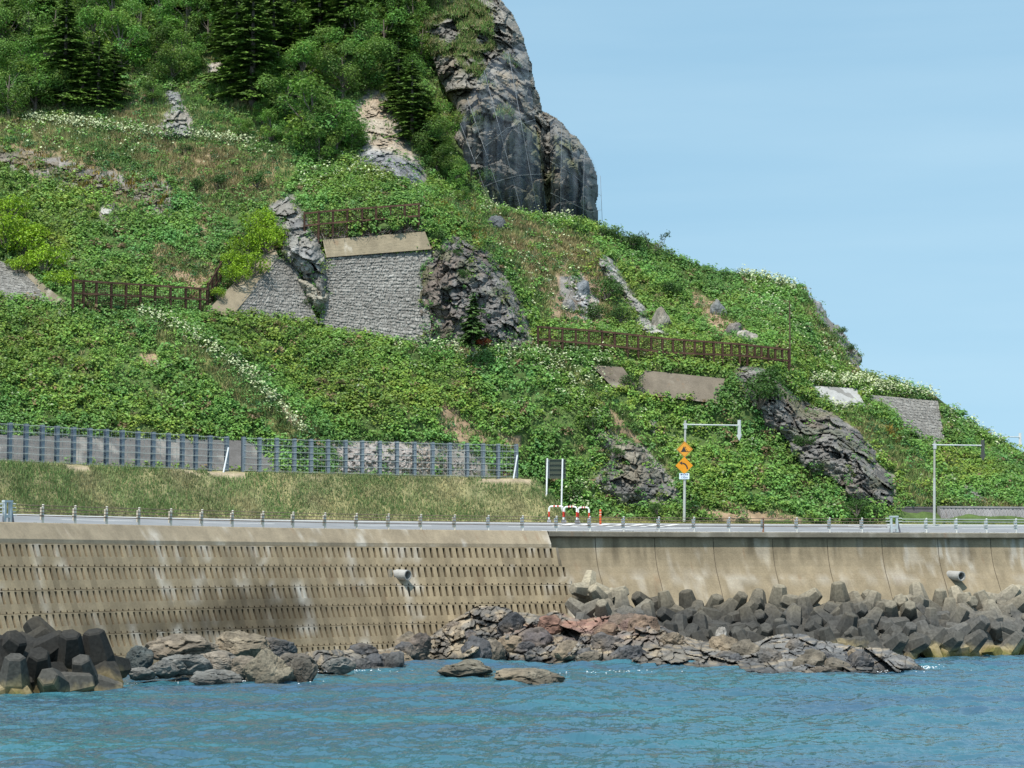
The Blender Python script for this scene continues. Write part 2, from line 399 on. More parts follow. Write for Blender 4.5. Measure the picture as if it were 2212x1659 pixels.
# ---- drain pipes through the walls
def pipe(s, o, z, label, chute):
    p0 = wp(s, o + .9, z + .04); p1 = wp(s + .45, o - .75, z - .03)
    t = thing('drain_pipe', label, 'pipe', (p0 + p1) / 2, 'drain pipes')
    d = (p1 - p0) / np.linalg.norm(p1 - p0); a = np.cross(d, (0, 0, 1.)); a /= np.linalg.norm(a); b = np.cross(a, d)
    V = []; F = []; n = 20
    for q, r in ((p0, .30), (p1, .30), (p1, .24), (p0, .24)):
        V += [q + r * (math.cos(2 * math.pi * k / n) * a + math.sin(2 * math.pi * k / n) * b) for k in range(n)]
    for m in range(3): F += [(m * n + k, m * n + (k + 1) % n, (m + 1) * n + (k + 1) % n, (m + 1) * n + k) for k in range(n)]
    MB().add(V, F, (.33, .32, .30)).build('pipe', M['concrete'], t)
    if chute:
        m = MB(); tn = wtan(s); q = wp(s - .05, o, z)
        m.box(wp(s - .35, o + .02, z - .15), (.12, .3, .95), (tn, np.cross((0, 0, 1), tn), (0, 0, 1)), (.25, .22, .17)); m.build('surround', M['concrete'], t)
pipe(s_at(858, -1.6, 4.6), -1.35, 4.55, 'round concrete drain pipe sticking out of the slotted block wall', True)
pipe(s_at(2052, -.8, 4.4), -.85, 4.42, 'round concrete drain pipe sticking out of the smooth curved wall', False)

# ================================================================== GUARD CABLE ALONG THE WALL
GREY, BEIGE = (.36, .36, .35), (.40, .36, .29)
def gpost(parent, s, rusty=False, left=False):
    b = wp(s, .22, 7.10); t = wtan(s); nrm = np.array((-t[1], t[0], 0)); ax = (t, nrm, (0, 0, 1))
    c = (.30, .15, .09) if rusty else (.62, .61, .58) if not left else (.60, .56, .48)
    m = MB(); m.tube([b, b + (0, 0, .95)], .06, 10, c); m.tube([b + (0, 0, .95), b + (0, 0, .975)], [.066, .04], 10, c)
    p = m.build('post', M['steel'], parent)
    m = MB(); q = b - t * .105
    m.box(q + np.array((0, 0, .52)), (.10, .10, .62), ax, (.55, .48, .38) if left else (.58, .57, .54)); m.box(q + np.array((0, 0, .42)), (.13, .13, .05), ax, (.12, .1, .09))
    m.build('bracket', M['steel'], p)
def endframe(parent, s, side):
    b = wp(s, .25, 7.10); t = wtan(s); nrm = np.array((-t[1], t[0], 0)); ax = (t, nrm, (0, 0, 1)); m = MB(); c = (.42, .46, .47)
    m.box(b + t * -.19 + (0, 0, .52), (.12, .16, 1.04), ax, c); m.box(b + t * .19 + (0, 0, .56), (.12, .16, .96), ax, c)
    m.box(b + (0, 0, 1.06), (.56, .2, .10), ax, c); m.box(b + (0, 0, .34), (.26, .14, .14), ax, c)
    m.tube([b + t * .24 + (0, 0, .78), b + t * .42 + (0, 0, .0)], .05, 6, (.14, .14, .17)); m.tube([b + t * -.24 + (0, 0, .45), b + t * -.30 + (0, 0, .0)], .04, 6, (.2, .2, .22))
    o = m.build('end_frame', M['steel'], parent)
    m = MB()
    for z in (.95, .76, .57, .39):
        for sg in (-1, 1): m.tube([b + t * sg * .25 + (0, 0, z), b + t * sg * .55 + (0, 0, z)], .026, 6, (.62, .64, .6))
    m.build('turnbuckle', M['steel'], o)
def cables(parent, sa, sb, col):
    for z in (.90, .73, .56, .40):
        s = np.linspace(sa, sb, max(3, int((sb - sa) / .6))); pts = wp(s, .13, 7.10 + z)
        MB().tube(pts, .02, 5, col).build('cable', M['rust' if col[0] < .3 else 'steel'], parent)
um = [93, 163, 231, 301, 370, 437, 503, 569, 634, 703, 771, 840, 910, 983, 1056, 1130, 1203, 1275, 1348, 1424, 1500, 1576, 1649, 1722, 1793, 1863]
s17, s1930 = s_at(17, .2), s_at(1932, .2)
g = thing('guard_cable', 'long four cable guardrail with rust tinted wires along the top of the sea wall', 'guardrail', wp(s_at(900), .2, 7.1))
for u in um: gpost(g, s_at(u, .2), u == 1649, u < 1000)
cables(g, s17 + .5, s1930 - .5, (.16, .12, .09)); endframe(g, s17, 1); endframe(g, s1930, 1)
g = thing('guard_cable', 'short guardrail of grey posts before the low concrete wall', 'guardrail', wp(s_at(2100), .2, 7.1))
for u in (2002, 2067, 2132, 2196, 2262, 2330): gpost(g, s_at(u, .2))
cables(g, s1930 + .5, s_at(2400), (.45, .47, .45))
g = thing('guard_cable', 'pale cable guardrail stub cut by the frame beside the rusty end frame', 'guardrail', wp(s_at(-40), .2, 7.1))
for u in (-45, -110): gpost(g, s_at(u, .2))
cables(g, s_at(-115), s17 - .5, (.5, .54, .56))

# ================================================================== EMBANKMENT BEHIND THE ROAD
SE = s_at(1150, 11.6, 10.7)
se = np.arange(S0 - 8, SE + 3.2, .22)
pe = [(8.8, 7.75), (9.0, 8.02), (9.5, 8.55), (10.0, 9.2), (10.4, 9.75), (10.8, 10.25), (11.2, 10.62), (11.45, 10.76), (11.7, 10.80), (12.4, 10.84), (14, 10.9), (18, 11.0), (24, 11.1)]
Ve = np.stack([wp(se, o, z) for o, z in pe], 1)
fall = sstep(SE + 2.6, SE - .1, se)[:, None]
Ve[..., 2] = 7.75 + (Ve[..., 2] - 7.75) * fall
q = Ve.reshape(-1, 3); nn = fbm(q * .7, 5); q[:, 2] += .16 * nn * np.clip(q[:, 2] - 7.8, 0, 1); q[:, :2] += (.2 * fbm(q * .9, 6))[:, None] * np.array((.6, -.8))
ce = np.array((.24, .22, .11)) + fbm(q * .9, 8)[:, None] * np.array((.10, .07, .03))
edge = np.exp(-((q[:, 2] - 10.62) / .16) ** 2) * sstep(.0, .3, fbm(q * np.array((.35, .35, .2)), 10)); ce = ce * (1 - edge[:, None]) + np.array((.34, .27, .19)) * edge[:, None]
m_ = len(pe); i = np.arange(len(se) - 1)[:, None] * m_ + np.arange(m_ - 1)[None]
FE = np.stack([i, i + m_, i + m_ + 1, i + 1], -1).reshape(-1, 4)
tag(mk('embankment', q, FE, M['soil'], None, np.clip(ce, .02, .7)), kind='structure')

# ---- grey-blue rockfall fences on top of it
BLU = (.09, .115, .14); ZF = 10.78
def fY(vb): return (ZF - CAMZ) * FU / (1217 - vb)
def rock_fence(us, label, brace_u, loc_u, ghost=()):
    vb = lambda u: np.interp(u, [-120, 20, 489, 1115, 1300], [988, 998, 1017, 1039, 1046])
    vt = lambda u: np.interp(u, [-120, 20, 489, 1115, 1300], [905, 913, 941, 965, 972])
    def base(u): return wp(s_at(u, 12.15, 10.8), 12.15, ZF)
    def top(u): b = base(u); return b + np.asarray(vb(u) - vt(u) + 2.)[..., None] * b[..., 1:2] / FU * np.array((0, 0, 1.))
    t = thing('rockfall_fence', label, 'fence', base(loc_u))
    t0 = top(us[-1]) - top(us[0]); t0[2] = 0; t0 /= np.linalg.norm(t0); nr = np.array((-t0[1], t0[0], 0)); ax = (t0, nr, (0, 0, 1))
    for u in us:
        b, h = base(u), top(u) - base(u); m = MB(); H = h[2] + .15; c = b + np.array((0, 0, H / 2 - .15))
        m.box(c - nr * .11, (.20, .022, H), ax, (.17, .20, .225)); m.box(c + nr * .11, (.20, .022, H), ax, BLU); m.box(c, (.03, .196, H), ax, (.05, .07, .11))
        m.build('post', M['steel'], t)
    a = np.linspace(us[0], us[-1], 60)
    for k in range(6):
        f = .06 + .18 * k; pts = base(a) + (top(a) - base(a)) * f - nr * .14
        pts[:, 2] += .012 * np.sin(np.arange(60) * 1.3 + k)
        MB().tube(pts, .014, 5, (.36, .40, .38)).build('rope', M['steel'], t)
    m = MB()                                       # chain link hung on the ropes, with spacer wires
    L = np.linalg.norm(base(us[-1]) - base(us[0])); nv = int(L / .30)
    for k in range(nv):
        u = us[0] + (us[-1] - us[0]) * (k + .5) / nv
        m.tube([base(u) - nr * .12, base(u) + (top(u) - base(u)) * .97 - nr * .12], .006 if k % 4 else .012, 3, (.27, .32, .32), False)
    for k in range(16):
        f = .03 + k * .06
        m.tube(base(a) + (top(a) - base(a)) * f - nr * .115, .006, 3, (.27, .32, .32), False)
    m.build('mesh', M['steel'], t)
    for u, dirn in brace_u:
        m = MB(); q = base(u) + (top(u) - base(u)) * .68 - nr * .16
        m.tube([q, base(u) + t0 * dirn * .78 - nr * .55 - (0, 0, .1)], .055, 8, (.55, .58, .60)); m.build('brace', M['steel'], t)
rock_fence([-85, -50, -15, 20, 55, 90, 122, 158, 193, 229, 263, 297, 330, 363, 393, 422, 453, 489], 'blue-grey rockfall fence in front of the dark grey concrete slope', ((489, -1.0),), 200)
rock_fence([525, 560, 597, 635, 671, 708, 746, 782, 820, 857, 895, 934, 971, 1009, 1043, 1076, 1115], 'blue-grey rockfall fence in front of the bare stony slope, braced beside the sign board', ((1115, -.7),), 820)

# ================================================================== SEA
yr = np.concatenate([np.geomspace(8, 52, 30), np.arange(52.2, 128, .13), np.geomspace(129, 6000, 50)])
tx = np.concatenate([np.linspace(-1.2, -.31, 14), np.linspace(-.30, .30, 480), np.linspace(.31, 1.2, 14)])
X = yr[:, None] * tx[None]; Yg = yr[:, None] + 0 * tx[None]; Z = 0 * X
wr = np.random.default_rng(3)
for k in range(46):
    lam = .55 * 1.085 ** k * wr.uniform(.9, 1.1); th = math.radians(-76) + wr.normal(0, .75)
    kx, ky = math.cos(th) * 2 * math.pi / lam, math.sin(th) * 2 * math.pi / lam
    ph = kx * X + ky * Yg + wr.uniform(0, 6.28)
    Z = Z + .0135 * lam ** .35 * (np.sin(ph) + .25 * np.cos(2 * ph))
env = .75 + .5 * fbm(np.stack([X * .06, Yg * .12, 0 * X], -1).reshape(-1, 3), 4, 3).reshape(X.shape)
Z *= env; Z[:4] *= 0; Z[yr > 200] *= 0
V = np.stack([X, Yg, Z], -1); n, m_ = X.shape
i = np.arange(n - 1)[:, None] * m_ + np.arange(m_ - 1)[None]
F = np.stack([i, i + 1, i + m_ + 1, i + m_], -1).reshape(-1, 4)
ms = bpy.data.materials.new('sea water'); ms.use_nodes = True; nt = ms.node_tree; N, L = nt.nodes, nt.links; b = N['Principled BSDF']
b.inputs['Roughness'].default_value = .10; b.inputs['IOR'].default_value = 1.33
g_ = N.new('ShaderNodeNewGeometry'); mp = N.new('ShaderNodeMapping'); mp.inputs['Scale'].default_value = (.07, .22, .1)
L.new(g_.outputs['Position'], mp.inputs['Vector'])
n1 = N.new('ShaderNodeTexNoise'); n1.inputs['Scale'].default_value = 1; n1.inputs['Detail'].default_value = 6; L.new(mp.outputs[0], n1.inputs['Vector'])
cr = N.new('ShaderNodeValToRGB'); cr.color_ramp.elements[0].position = .36; cr.color_ramp.elements[0].color = SEA_A; cr.color_ramp.elements[1].position = .64; cr.color_ramp.elements[1].color = SEA_B
L.new(n1.outputs['Fac'], cr.inputs[0]); L.new(cr.outputs[0], b.inputs['Base Color'])
mp2 = N.new('ShaderNodeMapping'); mp2.inputs['Scale'].default_value = (3.4, 1.3, 1); mp2.inputs['Rotation'].default_value = (0, 0, .12); L.new(g_.outputs['Position'], mp2.inputs['Vector'])
n2 = N.new('ShaderNodeTexNoise'); n2.inputs['Scale'].default_value = 1; n2.inputs['Detail'].default_value = 2.5; L.new(mp2.outputs[0], n2.inputs['Vector'])
bp = N.new('ShaderNodeBump'); bp.inputs['Strength'].default_value = .9; bp.inputs['Distance'].default_value = .15; L.new(n2.outputs['Fac'], bp.inputs['Height']); L.new(bp.outputs[0], b.inputs['Normal'])
tag(mk('sea', V.reshape(-1, 3), F, ms, smooth=True), kind='structure')
# ================================================================== HILLSIDE
ctrl = np.array([
 # foot of the hill
 (-150,1125,118),(0,1125,122),(300,1125,128),(600,1125,134),(900,1125,140),(1170,1125,143.5),(1300,1125,142),(1500,1125,142.3),(1800,1125,143.5),(2212,1125,147),(2400,1125,149),
 (-150,1000,122),(0,1000,124.5),(300,1000,130),(600,1000,135.5),(900,1000,141),(1100,1000,144.5),(1200,1000,145.5),
 (0,900,129),(300,900,134),(600,900,138.5),(900,900,143),(1100,900,146),(1250,900,147),
 (-150,650,136),(0,650,139.5),(150,650,142),(300,672,143.5),(450,670,144.5),(600,700,146),(750,715,147.5),(900,745,149),(1150,765,151),(1280,790,150.5),
 (-150,625,142),(0,630,145),(100,640,147),(300,655,148.5),(440,655,149.5),(600,690,151),(700,715,152),(800,725,152.8),(940,742,154),(1150,750,153.5),(1160,742,155.5),
 (100,560,149),(0,520,151),(-150,480,151),(300,600,150.5),(300,520,155),(300,440,159.5),(100,440,158),(450,520,155),(450,600,151.5),
 (200,400,161.5),(200,330,163.5),(0,310,165.5),(300,295,169),(550,325,168),(640,350,166),(-150,300,166),
 (585,560,152.8),(640,560,153),(620,440,157.5),(700,570,154),(700,440,156.5),(560,440,158),
 (720,560,154),(810,510,154.6),(920,505,155.5),(800,437,156.8),(900,437,158),(690,515,154.5),(850,390,160.5),(780,360,164),
 (1050,560,156.5),(1100,640,155),(950,560,155.5),(930,430,160.5),(1000,480,159.5),(1000,640,154.5),
 (1060,500,163.5),(1150,600,160.5),(1200,660,159.5),(1150,500,166.5),(1300,560,168),(1300,650,163.5),(1350,700,159.5),(1250,700,158.5),(1400,740,157.5),(1550,755,158),(1700,770,159),
 (1040,440,172),(1200,470,174),(1290,510,174.5),(1000,400,172),(920,400,168),
 (1400,560,175),(1500,600,175.5),(1600,620,176.5),(1700,620,176),(1450,650,168.5),(1550,680,165.5),(1650,720,162.5),(1700,700,167.5),(1750,680,171),(1800,740,172.5),(1780,780,166),(1850,800,170.5),
 (1300,760,153.5),(1500,780,154),(1680,795,155),(1420,785,152.5),(1560,808,153),(1280,795,151.6),(1280,850,150.5),(1420,860,151.4),(1560,868,151.8),
 (1450,900,150.5),(1450,1000,147),(1600,950,150),(1600,1050,146),(1750,1050,147),
 (1650,800,154),(1700,900,151),(1800,950,149.5),(1850,1000,148),(1880,1080,146),
 (1740,830,159),(1860,835,161),(1870,885,159),(1740,880,157),(1870,860,162),(2030,870,162.5),(2035,940,160),(1950,930,158.5),(1950,830,167),(2030,862,168),(2100,910,168.5),(2200,970,168.5),(2330,1030,168),
 (1900,900,157.5),(1950,1000,153),(2000,1050,150.5),(2050,1090,148.5),(2100,1000,158),(2180,1050,152.5),(2212,1100,149.5),
 (1300,850,149.5),(1400,1000,146.8),(1330,930,148),(1350,1000,145.5),(1400,1080,143.6),
 # wooded slope
 (0,150,181),(300,150,180),(600,150,180),(850,150,180),(0,0,190),(400,0,190),(850,0,190),(0,-200,204),(850,-200,204),(450,210,174.5),(700,250,174),(850,280,172.5),(950,300,174),(1000,200,186),(1100,200,192),
], float)
cx_ = ctrl[:, :2] / 100.; n_ = len(cx_)
K = np.hypot(cx_[:, None, 0] - cx_[None, :, 0], cx_[:, None, 1] - cx_[None, :, 1])
A = np.zeros((n_ + 3, n_ + 3)); A[:n_, :n_] = K - np.eye(n_) * .12; A[:n_, n_] = 1; A[:n_, n_ + 1:] = cx_; A[n_:, :n_] = A[:n_, n_:].T
SOL = np.linalg.solve(A, np.concatenate([ctrl[:, 2], np.zeros(3)]))
SPURS = [([(330, 690), (420, 745), (490, 795), (640, 930)], -1.5, 40), ([(420, 690), (560, 790), (720, 930)], .8, 50), ([(1250, 790), (1330, 900), (1480, 1060)], -.9, 30),
         ([(1300, 560), (1350, 630), (1440, 720)], -1.0, 25), ([(1040, 470), (1150, 700)], .8, 25), ([(640, 350), (560, 330), (300, 292), (60, 285)], -.8, 22)]
def depth0(u, v):
    u, v = np.broadcast_arrays(np.asarray(u, float), np.asarray(v, float)); sh = u.shape; u = u.ravel() / 100; v = v.ravel() / 100; r = np.empty(len(u))
    for k in range(0, len(u), 20000):
        a, b = u[k:k + 20000, None], v[k:k + 20000, None]
        r[k:k + 20000] = np.hypot(a - cx_[None, :, 0], b - cx_[None, :, 1]) @ SOL[:n_] + SOL[n_] + SOL[n_ + 1] * a[:, 0] + SOL[n_ + 2] * b[:, 0]
    u = u * 100; v = v * 100
    for pts, amp, wd in SPURS: r = r + amp * np.exp(-(dist_line(u, v, pts) / wd) ** 2)
    return r.reshape(sh)
# retaining walls: corners top left, top right, bottom right, bottom left; the hillside lies just behind each
WQ = {'w1': [(706, 556), (932, 540), (930, 752), (688, 712)], 'w2': [(597, 560), (632, 556), (688, 700), (496, 682)], 'w3': [(-60, 535), (45, 585), (120, 652), (-60, 650)], 'w4': [(1868, 852), (2026, 866), (2042, 958), (1990, 950)],
      'b1': [(697, 518), (918, 500), (932, 538), (705, 556)], 'e1': [(590, 525), (604, 560), (500, 684), (446, 672)], 'e2': [(42, 580), (58, 585), (156, 664), (112, 660)], 'k1': [(1278, 789), (1345, 793), (1380, 842), (1325, 838)],
      'k2': [(1384, 799), (1566, 818), (1552, 872), (1376, 850)], 'k3': [(1733, 832), (1850, 839), (1875, 888), (1795, 876)], 'f1': [(-60, 938), (540, 952), (612, 1018), (-60, 1012)]}
def wplane(q):
    q = np.asarray(q, float); Y = np.array([float(depth0(a, b)) for a, b in q]); c, *_ = np.linalg.lstsq(np.column_stack([np.ones(4), q]), Y, rcond=None)
    return lambda u, v: c[0] + c[1] * u + c[2] * v
WP = {k: wplane(q) for k, q in WQ.items()}
def depth(u, v):
    d = depth0(u, v); p = P(u, v, d); sh = p.shape[:-1]; p = p.reshape(-1, 3)
    d = d + (.85 * fbm(p * .22, 51, 3) + .55 * fbm(p * .6, 55, 3)).reshape(sh)
    u, v = np.broadcast_arrays(np.asarray(u, float), np.asarray(v, float))
    for k, q in WQ.items():
        q = np.array(q, float); m = (u > q[:, 0].min() - 20) & (u < q[:, 0].max() + 20) & (v > q[:, 1].min() - 20) & (v < q[:, 1].max() + 20)
        if not m.any(): continue
        a, b = u[m], v[m]; w_ = np.where(inpoly(a, b, q), 1., sstep(18, 0, dist_line(a, b, q, True))); d = np.array(d); d[m] = d[m] * (1 - w_) + (WP[k](a, b) + .3) * w_
    return d
def G(u, v, dy=0.):
    """world point on the hillside seen at (u, v)"""
    return P(u, v, depth(np.array([u], float), np.array([v], float))[0] + dy)

# skyline of the hill itself (the cliff stands in front of it)
SIL = np.array([(-260,-260),(850,-260),(1010,-260),(1020,100),(1030,300),(1060,440),(1290,487),(1330,505),(1400,525),(1450,548),(1500,572),(1560,590),(1620,597),(1690,609),(1722,618),(1745,640),(1800,702),(1842,765),(1864,812),(1900,822),(1950,832),(2020,858),(2080,905),(2130,937),(2170,958),(2212,985),(2330,1045),(2420,1080)], float)
us = np.arange(-240, 2421, 6.); vt = np.interp(us, SIL[:, 0], SIL[:, 1]) + 5 * fbm(np.stack([us * .03, 0 * us, 0 * us], 1), 9, 3)
nv = 240; tt = np.linspace(0, 1, nv)
UU = us[:, None] + 0 * tt[None]; VV = 1125 + (vt[:, None] - 1125) * tt[None]
YY = depth(UU, VV); TP = P(UU, VV, YY)
TPg = TP.copy(); TUV = (UU, VV)
# behind the skyline the hill rounds over and goes down
back = []
crest = TP[:, -1]
for dy, dz in ((1.2, .25), (3, .2), (7, -.8), (16, -5), (40, -22)):
    q = crest.copy(); k = (q[:, 1] + dy) / q[:, 1]; q[:, 0] *= k; q[:, 1] += dy; q[:, 2] = q[:, 2] + dz
    q[:, 2] = np.where(us < 1015, crest[:, 2] + dy * .6, np.maximum(q[:, 2], -2)); back.append(q)
foot = TP[:, 0].copy(); foot[:, 2] -= 2
TV = np.concatenate([foot[:, None], TP] + [b[:, None] for b in back], 1)
nn_, mm_ = TV.shape[:2]

# ---- zones (outlines in image pixel coordinates)
ROCKS = {
 'R1': [(350,195),(385,198),(400,225),(412,250),(424,296),(345,296),(340,270),(362,240)],
 'R2': [(445,140),(478,128),(520,170),(550,212),(520,207),(490,178),(455,165)],
 'R3': [(765,232),(800,190),(826,200),(850,235),(868,280),(890,320),(905,340),(926,402),(880,397),(830,372),(765,347),(788,310),(772,270)],
 'R4': [(-20,312),(60,325),(130,345),(230,372),(330,385),(377,402),(372,430),(366,466),(310,457),(300,432),(220,420),(140,397),(60,372),(-20,357)],
 'R5': [(218,445),(250,440),(257,475),(235,482),(216,470)],
 'R6': [(578,445),(625,418),(655,460),(684,510),(706,570),(709,640),(690,652),(668,604),(640,578),(612,550),(600,500)],
 'R6b': [(640,600),(675,605),(708,640),(697,680),(665,650)],
 'R7': [(905,575),(925,545),(955,520),(1000,505),(1045,520),(1088,590),(1122,650),(1142,700),(1156,748),(1090,756),(1000,748),(912,738),(908,640)],
 'R8': [(1205,598),(1255,590),(1292,645),(1300,690),(1262,685),(1215,652)],
 'R9': [(1293,545),(1322,558),(1352,610),(1402,680),(1447,727),(1385,722),(1368,680),(1335,622),(1300,582)],
 'R11': [(1586,800),(1612,790),(1655,800),(1690,830),(1722,862),(1790,888),(1852,925),(1888,970),(1903,1008),(1936,1030),(1930,1092),(1870,1086),(1815,1074),(1795,1034),(1735,1022),(1712,985),(1700,958),(1650,922),(1640,892),(1595,845)],
 'R12': [(1285,935),(1320,928),(1347,950),(1392,965),(1432,1010),(1462,1050),(1480,1088),(1340,1090),(1283,1042),(1308,1000)],
 'R13': [(1742,636),(1778,658),(1818,708),(1848,758),(1868,814),(1846,806),(1802,730),(1766,690)],
 'R14': [(2072,1045),(2100,1050),(2137,1087),(2098,1087)],
 'R15': [(715,952),(980,957),(1050,995),(1064,1042),(735,1036)],
}
CLIFF = [(905,-70),(1062,-70),(1072,-20),(1088,2),(1112,38),(1134,88),(1143,125),(1152,170),(1170,238),(1205,258),(1240,290),(1262,318),(1280,346),(1294,378),(1296,400),(1290,425),(1292,450),(1288,482),(1273,516),(1245,492),(1190,472),(1100,457),(1045,442),(1010,402),(985,352),(975,302),(985,250),(962,190),(940,150),(918,80)]
GRASS = [[(-60,235),(330,190),(420,200),(560,255),(640,350),(600,440),(560,445),(450,472),(380,395),(200,335),(-60,300)],
         [(930,425),(1050,442),(1270,515),(1330,580),(1345,690),(1230,705),(1150,690),(1085,570),(1040,510)],
         [(1205,770),(1300,840),(1400,950),(1490,1075),(1455,1040),(1390,955),(1320,925),(1290,870)],
         [(1690,828),(1760,870),(1830,880),(1900,905),(1960,960),(2040,1060),(2000,1095),(1950,1095),(1930,1010),(1890,960),(1800,888)],
         [(1700,620),(1742,640),(1800,720),(1845,800),(1800,800),(1760,740)], [(300,686),(420,738),(500,786),(560,840),(640,915),(730,945),(620,945),(520,875),(430,790),(330,735)],
         [(430,130),(470,60),(555,215),(600,330),(560,300),(470,240)], [(900,60),(960,-60),(1050,-60),(1010,60),(950,120)], [(2040,1085),(2120,1080),(2240,1100),(2240,1110),(2040,1105)]]
DRY = [[(1060,460),(1250,520),(1320,590),(1300,690),(1220,690),(1130,600)], [(260,190),(340,200),(340,280),(250,270)], [(330,300),(600,340),(580,430),(400,420)], [(1480,620),(1530,640),(1600,720),(1640,740),(1560,735),(1500,670)],
       [(955,880),(1010,890),(1050,950),(980,960),(930,900)], [(330,520),(420,560),(470,560),(440,640),(330,600)], [(20,300),(240,350),(360,390),(330,470),(200,420),(40,380)], [(1610,1095),(1500,1105),(1720,1118),(1620,1118)]]
OCHRE = [[(910,430),(960,440),(1050,520),(1040,560),(960,520)], [(1880,870),(1930,880),(1990,950),(1930,960)]]
FLOW = [([(60,262),(180,275),(300,292),(430,300),(545,318)], 8, .8), ([(310,690),(380,712),(430,745),(520,810),(640,930)], 9, .75), ([(880,735),(1000,760),(1130,775),(1250,805)], 22, .45), ([(1600,597),(1650,602),(1712,625)], 12, .8),
        ([(1740,828),(1880,838),(2010,862)], 12, .85), ([(1040,440),(1130,452),(1230,480)], 10, .5), ([(1130,560),(1200,620)], 70, .12), ([(1230,860),(1300,900)], 60, .12), ([(1280,1050),(1240,1090)], 30, .3), ([(1860,865),(1800,880)], 16, .5), ([(640,385),(900,380)], 25, .2), ([(60,300),(560,340)], 40, .1), ([(2060,900),(2180,960)], 22, .25), ([(1640,640),(1780,780)], 40, .15), ([(660,630),(705,665)], 12, .4), ([(1300,790),(1240,850)], 26, .35)]
BARE = [[(1485,622),(1525,636),(1560,660),(1585,700),(1640,730),(1650,745),(1590,738),(1545,722),(1515,690),(1500,655)], [(965,880),(1000,888),(1035,930),(1048,955),(1000,958),(965,935),(950,905)], [(1080,940),(1130,945),(1125,965),(1075,960)], [(305,760),(345,765),(340,800),(310,790)],
        [(1195,600),(1300,600),(1310,700),(1240,705),(1190,690)], [(1500,1098),(1640,1102),(1725,1112),(1725,1124),(1500,1120)], [(355,575),(420,590),(460,610),(450,655),(400,640)], [(590,865),(640,900),(660,930),(630,915)], [(1300,860),(1345,905),(1400,980),(1385,975),(1330,915)], [(420,470),(450,500),(430,510)]]
def zones(u, v):
    n1 = np.stack([u * .03, v * .03, 0 * u], -1).reshape(-1, 3)
    du = 13 * fbm(n1, 71, 3).reshape(u.shape); dv = 13 * fbm(n1, 75, 3).reshape(u.shape); a, b = u + du, v + dv
    f = lambda L: np.any([inpoly(a, b, p) for p in L], 0)
    rock = np.any([inpoly(u + .35 * du, v + .35 * dv, p) for p in list(ROCKS.values())], 0)
    wall = ((u > 1938) & (v > 1098)) | np.any([inpoly(u, v, np.array(p) * s_ + np.mean(p, 0) * (1 - s_)) for s_, p in [(.97 if k_ in ('k1', 'k2', 'k3', 'w4') else .95, p) for k_, p in WQ.items()]], 0)
    flow = np.zeros(u.shape)
    for pts, wd, k in FLOW: flow = np.maximum(flow, k * np.exp(-(dist_line(u, v, pts) / wd) ** 2))
    return rock, wall, f(GRASS), f(DRY), f(OCHRE), flow, f(BARE)
rk, wl, gr, dr, oc, fl, br = zones(UU, VV)
pt = TP.reshape(-1, 3); n1 = fbm(pt * .5, 81)[:, None]; n2 = fbm(pt * 1.7, 85)[:, None]
soil = np.array((.075, .112, .036)) * (1 + .4 * n1); gcol = np.array((.15, .16, .06)) + n1 * np.array((.07, .04, .03)); dcol = np.array((.27, .20, .125)) + n2 * np.array((.09, .08, .07)); rcol = np.array((.22, .20, .18)) * (1 + .3 * n2)
f_ = lambda m: m.reshape(-1, 1).astype(float)
tc = soil; tc = tc + (gcol - tc) * f_(gr); tc = tc + (dcol - tc) * f_(dr) * .85; tc = tc + (np.array((.29, .205, .135)) * (1 + .5 * n2) - tc) * f_(br) * .9; tc = tc + (rcol - tc) * f_(rk)
tcf = np.concatenate([tc.reshape(nn_, nv, 3)[:, :1], tc.reshape(nn_, nv, 3), np.repeat(tc.reshape(nn_, nv, 3)[:, -1:], 5, 1)], 1)
i = np.arange(nn_ - 1)[:, None] * mm_ + np.arange(mm_ - 1)[None]
tag(mk('hillside', TV.reshape(-1, 3), np.stack([i, i + mm_, i + mm_ + 1, i + 1], -1).reshape(-1, 4), M['soil'], None, np.clip(tcf.reshape(-1, 3), .015, .7)), kind='structure')

